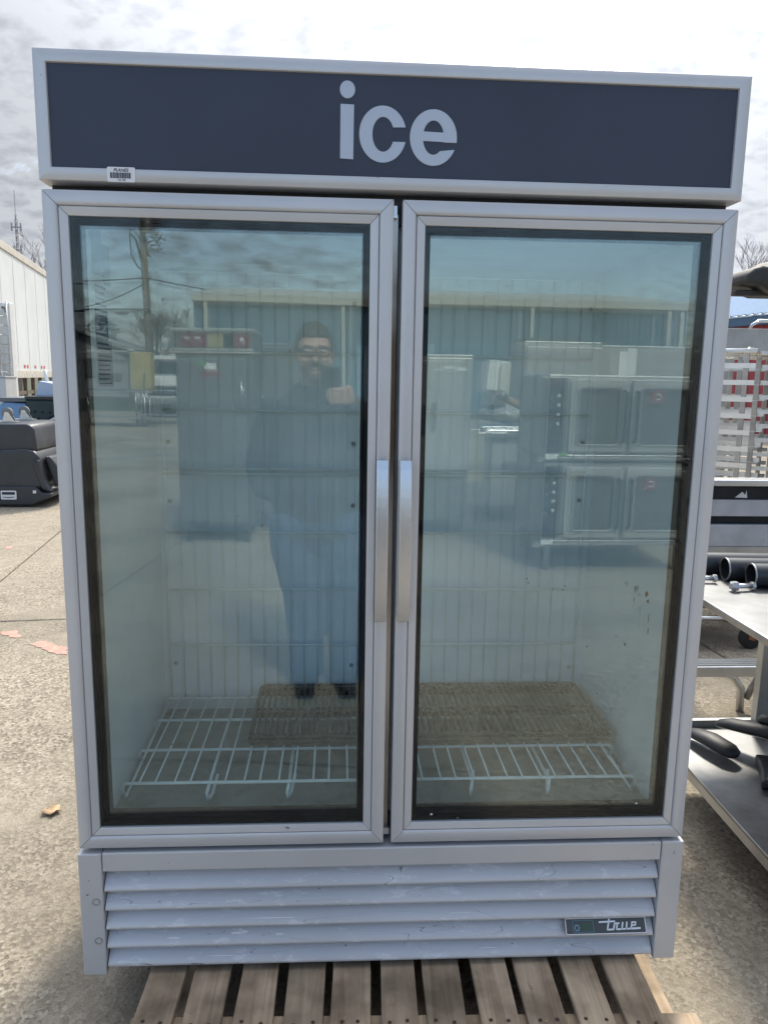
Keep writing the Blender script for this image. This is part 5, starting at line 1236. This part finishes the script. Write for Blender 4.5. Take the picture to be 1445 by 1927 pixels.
for k in range(9): p.ell((random.uniform(-.16, .18), random.uniform(-.08, .08), 0.10 + random.uniform(-.01, .05)), (random.uniform(.10, .16), .12, random.uniform(.06, .10)), 12, 8)
o = p.build('wrap', mat('grey_wrap', (0.42, 0.44, 0.44), 0.3, var=0.25, vscale=14, bump=0.5, bscale=16), wb); md = o.modifiers.new('fuse', 'REMESH'); md.mode = 'VOXEL'; md.voxel_size = 0.012; md.use_smooth_shade = True
ct = thing('white_carton', 'white carton tipped on the wrapped bundle, reflected above the prep stand', 'carton', (1.98, -6.35, 1.20))
p = MB(); p.cbox((0.10, 0, 0.30), (0.22, 0.20, 0.30), Matrix.Rotation(R(5), 3, 'Y')); p.build('box', M_PAPER, ct, bevel=0.004)
p = MB(); p.cbox((0.16, 0.13, 0.26), (0.10, 0.03, 0.32), Matrix.Rotation(R(2), 3, 'Y')); p.build('side_flap', mat('cream_card', (0.74, 0.73, 0.64), 0.7), ct, bevel=0.003)
p = MB(); p.cbox((0.12, -0.02, 0.08), (0.16, 0.16, 0.14)); p.build('lower_box', M_KIT2, ct)
wp = thing('wooden_pole', 'worn wooden pole slanting across the prep stand, reflected', 'pole', (2.10, -6.12, 1.30))
p = MB(); p.tube([(0, 0, 0), (0.30, 0.02, -0.16), (0.60, 0.04, -0.33)], 0.035, 8); p.build('shaft', mat('amber_wood', (0.36, 0.23, 0.11), 0.7, var=0.3, vscale=10), wp, smooth=True)
p = MB(); p.tube([(-0.04, 0, 0.03), (0.05, 0.003, -0.03)], 0.045, 8); p.build('binding', M_KIT, wp, smooth=True)

# ---- far side of the yard
M_BLD = mat('blue_siding', (0.085, 0.17, 0.235), 0.45, var=0.07, vscale=0.8)
M_TRIM = mat('cream_trim', (0.52, 0.53, 0.48), 0.5)
bl = thing('blue_metal_building', 'long blue metal-sided building with cream gutter, reflected across the yard', 'building', (-4.05, -25, 0))
sp0 = None
for k in range(40):
    if sp0 is None:
        p = MB(); p.box(0.003, 0.397, -0.05, 0, 0, 3.78); p.box(0.03, 0.07, 0.0, 0.03, 0, 3.78); p.box(0.22, 0.25, 0.0, 0.02, 0, 3.78); sp0 = p.build('siding_panel', M_BLD, bl); o = sp0
    else: o = copy_part(sp0, bl)
    o.location.x = k * 0.4
p = MB(); p.box(-0.1, 16.2, -0.1, 0.18, 3.785, 3.98); p.build('gutter', M_TRIM, bl, bevel=0.02)
p = MB(); p.add([(-0.2, 0.2, 3.99), (16.3, 0.2, 3.99), (16.3, -8, 5.0), (-0.2, -8, 5.0), (-0.2, 0.2, 4.05), (16.3, 0.2, 4.05), (16.3, -8, 5.06), (-0.2, -8, 5.06)], [(0, 3, 2, 1), (4, 5, 6, 7), (0, 1, 5, 4), (2, 3, 7, 6), (1, 2, 6, 5), (3, 0, 4, 7)]); p.build('roof', M_TRIM, bl)
for x in (0.35, 4.95, 10.7, 15.4, 15.85):
    p = MB(); p.box(x - 0.06, x + 0.06, 0.035, 0.13, 0.1, 3.78); p.build('downspout', M_TRIM, bl)
p = MB(); p.box(-0.06, 0.0, -8, 0.0, 0, 3.78); p.box(16.0, 16.06, -8, 0.0, 0, 3.78); p.build('end_wall', M_BLD, bl)
p = MB(); p.box(5.4, 7.4, 0.031, 0.06, 0, 2.5); p.build('pale_door', mat('pale_blue_door', (0.22, 0.36, 0.48), 0.5), bl)

up = thing('utility_pole', 'leaning wooden utility pole with loose cables, reflected at left', 'utility pole', (-7.75, -35, 0))
M_POLE = mat('grey_pole_wood', (0.24, 0.215, 0.18), 0.9, var=0.2, vscale=5)
p = MB(); p.tube([(0, 0, -0.1), (-0.15, 0, 4.5), (-0.36, 0, 9.6)], [0.19, 0.165, 0.13], 12); p.build('shaft', M_POLE, up, smooth=True)
p = MB(); p.cbox((-0.36, 0.16, 8.9), (2.2, 0.10, 0.12)); p.build('crossarm', M_POLE, up)
for x in (-1.35, -0.8, 0.1, 0.65):
    p = MB(); p.lathe([(0.03, 0), (0.06, 0.04), (0.04, 0.10), (0.06, 0.14), (0.03, 0.2)], (x, 0.16, 8.96), 8); p.build('insulator', M_KIT, up)
p = MB(); p.lathe([(0.2, 0), (0.23, 0.05), (0.23, 0.75), (0.15, 0.85)], (-0.05, 0.3, 7.5), 14); p.build('transformer', M_KIT2, up, auto=40)
p = MB(); p.tube([(-0.28, 0.1, 7.2), (-0.5, 0.1, 7.5), (-0.75, 0.1, 7.7), (-0.8, 0.1, 7.4), (-0.75, 0.1, 6.6), (-0.5, 0.1, 6.1), (-0.2, 0.1, 5.9)], 0.03, 6); p.tube([(-0.3, 0.1, 6.3), (-0.55, 0.1, 7.3), (-0.8, 0.1, 7.5)], 0.045, 6); p.build('cable_loop', M_TYRE, up, smooth=True)
cl = MB(); rr_ = random.Random(4)
for k in range(70):
    z = rr_.uniform(6.6, 9.0); x = -0.02 + rr_.uniform(0, 0.5); a = rr_.uniform(0, 6)
    cl.tube([(x - 0.15, 0.1 + rr_.uniform(-.2, .2), z), (x + 0.15 * math.cos(a), 0.1, z + 0.2 * math.sin(a)), (x + rr_.uniform(0, .4), 0.2, z + rr_.uniform(-.3, .3))], 0.018, 4)
tag(cl.build('dry_vines', M_BARK, up), kind='stuff')
def wire(name, a, b_, sag, r, label):
    t = thing(name, label, 'cable', a); A, B = Vector((0, 0, 0)), Vector(b_) - Vector(a)
    pts = [A.lerp(B, k / 16) - Vector((0, 0, sag * 4 * (k / 16) * (1 - k / 16))) for k in range(17)]
    p = MB(); p.tube(pts, r, 5); p.build('line', M_TYRE, t, smooth=True)
wire('overhead_cable', (-7.85, -34.8, 5.6), (8, -33, 4.3), 0.5, 0.03, 'overhead cable running right from the utility pole to the building, reflected')
wire('overhead_cable', (-7.95, -34.8, 5.6), (-24, -38, 5.9), 0.3, 0.03, 'upper overhead cable running left from the utility pole, reflected')
wire('overhead_cable', (-7.95, -34.8, 5.35), (-15, -30, 5.2), 1.3, 0.028, 'sagging cable below the upper one left of the pole, reflected')
wire('overhead_cable', (-7.75, -34.8, 4.25), (-24, -36, 4.25), 0.05, 0.045, 'lowest thick cable running left at street lamp height, reflected')
lmp = thing('street_lamp', 'flat street lamp head hanging below the lowest cable, reflected', 'lamp', (-8.75, -34, 3.95))
p = MB(); p.prism([(-0.25, 0), (0.25, 0), (0.28, 0.08), (0.2, 0.14), (-0.28, 0.12)], -0.12, 0.12, 'y'); p.build('head', M_KIT, lmp, bevel=0.02)
p = MB(); p.tube([(0.2, 0, 0.08), (0.7, -0.5, 0.25), (0.98, -0.95, 0.22)], 0.03, 6); p.build('arm', M_KIT, lmp, smooth=True)

bare_tree((-10.9, -50, 0), 7.4, 'broad bare tree behind the utility pole, reflected', 31, M_BARK, 0.6, 6, 3)
bare_tree((-8.6, -52, 0), 5.8, 'smaller bare tree right of the utility pole, reflected', 37, M_BARK, 0.6, 5, 2)
bare_tree((9.5, -46, 0), 8.2, 'bare tree top showing over the blue building, reflected', 41, M_BARK, 0.5, 5)
bare_tree((21.5, -40, 0), 7.5, 'bare tree at the right end of the blue building, reflected', 43, M_BARK, 0.55, 5, 2)
ev = thing('evergreen_tree', 'dark evergreen tree over the house roof, reflected at left', 'tree', (-13.7, -48, 0))
p = MB(); p.tube([(0, 0, 0), (0, 0, 4.3)], [0.16, 0.04], 7); p.build('trunk', M_BARK, ev)
lfm = MB(); rr_ = random.Random(9)
for k in range(3800):
    z = rr_.uniform(0.4, 4.8); rad = (1.55 * (1 - ((z - 1.6) / 3.3) ** 2) ** 0.5 if abs(z - 1.6) < 3.29 else 0.05) * (0.55 + 0.45 * rr_.random() ** 0.5) * (0.85 + 0.2 * math.sin(z * 5))
    a = rr_.uniform(0, 2 * PI); c_ = Vector((rad * math.cos(a), rad * math.sin(a), z)); d_ = Vector((math.cos(a), math.sin(a), rr_.uniform(-.5, .6))) * 0.14; u_ = Vector((-math.sin(a), math.cos(a), rr_.uniform(-.3, .3))) * 0.06
    lfm.add([c_ - d_ * 0.5 - u_, c_ - d_ * 0.5 + u_, c_ + d_], [(0, 1, 2)])
lfm.build('crown', mat('evergreen', (0.025, 0.045, 0.022), 0.8, var=0.4, vscale=3), ev)
hs = thing('house', 'low grey house with a shallow gable roof, reflected at far left', 'house', (-14.6, -45, 0))
M_SID = mat('grey_house_siding', (0.30, 0.31, 0.32), 0.7); M_SHIN = mat('grey_shingle', (0.26, 0.27, 0.26), 0.9, var=0.15)
for k in range(14):
    p = MB(); p.prism([(0.0, 0.19 * k), (0.025, 0.19 * k), (0.005, 0.19 * k + 0.188), (0.0, 0.19 * k + 0.188)], -3.4, 3.2, 'x'); p.build('siding_board', M_SID, hs)
p = MB(); p.box(-3.38, 3.18, -6, -0.02, 0, 2.66); p.build('wall', M_SID, hs)
p = MB(); p.prism([(-3.9, 2.64), (-0.1, 3.85), (3.7, 2.64), (3.7, 2.76), (-0.1, 3.98), (-3.9, 2.76)], -6.3, 0.45, 'y'); p.build('roof', M_SHIN, hs)
p = MB(); p.prism([(-3.4, 2.661), (-0.1, 3.70), (3.2, 2.661)], -0.06, 0.01, 'y'); p.build('gable', M_SID, hs)
p = MB(); p.box(3.35, 3.72, 0.451, 0.50, 2.60, 2.78); p.box(-3.92, 3.72, 0.452, 0.5, 2.60, 2.66); p.build('white_trim', M_WPAINT, hs)
p = MB(); p.box(0.3, 1.3, 0.03, 0.06, 1.1, 2.2); p.build('window', M_GLASSD, hs)

def yard_table(loc, label, w=1.8):
    t = thing('steel_yard_table', label, 'table', loc, 0, 'steel tables across the yard')
    p = MB(); p.box(0, w, -0.35, 0.35, 0.93, 0.97); p.build('top', M_STEEL, t, bevel=0.006)
    p = MB(); p.box(0.05, w - 0.05, -0.3, 0.3, 0.24, 0.26); p.build('undershelf', M_STEELD, t)
    for x in (0.06, w - 0.06):
        for y in (-0.3, 0.3):
            p = MB(); p.tube([(x, y, 0), (x, y, 0.93)], 0.025, 8); p.build('leg', M_STEEL, t, smooth=True)
yard_table((-6.3, -20.2, 0), 'steel table with chairs piled on it, reflected at left')
yard_table((-5.2, -21.6, 0), 'steel table farther back beside the yellow barrel, reflected', 1.3)
def yard_chair(loc, rz, label):
    t = thing('metal_chair', label, 'chair', loc, rz, 'metal chairs piled on the tables'); m_ = M_GRAY
    p = MB(); p.box(-0.2, 0.2, -0.2, 0.2, 0.0, 0.04); p.build('seat', M_KIT, t, bevel=0.01)
    p = MB(); p.cbox((0, -0.22, 0.35), (0.4, 0.03, 0.25)); p.build('backrest', M_KIT, t, bevel=0.01)
    for x in (-0.19, 0.19):
        p = MB(); p.tube([(x, -0.18, 0.0), (x, -0.24, 0.5)], 0.014, 6); p.build('back_post', M_STEEL, t)
        p = MB(); p.tube([(x, 0.18, 0.04), (x, 0.22, 0.5)], 0.014, 6); p.build('leg', M_STEEL, t)
yard_chair((-5.9, -20.2, 0.971), R(30), 'metal chair upturned on the left of the table, reflected')
yard_chair((-5.3, -20.15, 0.971), R(-40), 'metal chair upturned mid table, reflected')
yard_chair((-4.85, -20.2, 0.971), R(80), 'metal chair upturned on the right of the table, reflected')
yb = thing('yellow_barrel', 'yellowish ribbed container standing on the rear table, reflected', 'container', (-5.02, -21.7, 0.9715))
p = MB(); p.box(-0.30, 0.30, -0.25, 0.25, 0.0, 1.08); yo = p.build('body', mat('faded_yellow', (0.50, 0.43, 0.20), 0.7, var=0.15, vscale=3), yb, bevel=0.03)
for k in range(5):
    p = MB(); p.box(-0.26 + k * 0.12, -0.22 + k * 0.12, 0.2505, 0.27, 0.05, 1.03); p.build('rib', MATS['faded_yellow'], yb)
pk = thing('white_pickup', 'white pickup truck parked behind the yellow container, reflected', 'pickup truck', (-4.9, -24.3, 0))
M_GLS = mat('car_glass', (0.02, 0.025, 0.03), 0.08)
p = MB(); p.prism([(-0.95, 0.45), (0.95, 0.45), (1.0, 0.9), (0.95, 1.30), (0.90, 1.36), (-0.90, 1.36), (-0.95, 1.30), (-1.0, 0.9)], -5.0, 0.0, 'y'); p.build('body', M_WPAINT, pk, bevel=0.05)
p = MB(); p.prism([(-0.88, 1.361), (0.88, 1.361), (0.74, 1.98), (0.66, 2.04), (-0.66, 2.04), (-0.74, 1.98)], -3.2, -1.5, 'y'); p.build('cab', M_WPAINT, pk, bevel=0.04)
p = MB(); p.prism([(-0.76, 1.42), (0.76, 1.42), (0.66, 1.92), (-0.66, 1.92)], -1.50, -1.47, 'y'); p.build('windscreen', M_GLS, pk)
p = MB(); p.box(-0.6, 0.6, 0.002, 0.03, 0.75, 1.05); p.build('grille', M_BLACK, pk)
for x in (-0.78, 0.78):
    p = MB(); p.box(x - 0.14, x + 0.14, 0.002, 0.03, 0.92, 1.12); p.build('headlight', M_GRAYL, pk)
p = MB(); p.box(-1.0, 1.0, 0.035, 0.15, 0.48, 0.68); p.build('bumper', M_STEEL, pk, bevel=0.02)
for x in (-0.88, 0.88):
    for y in (-0.9, -4.1):
        p = MB(); p.lathe([(0.18, -0.12), (0.36, -0.12), (0.39, -0.07), (0.39, 0.07), (0.36, 0.12), (0.18, 0.12)], (x, y, 0.39), 20, 'x'); p.build('wheel', M_TYRE, pk, auto=40)
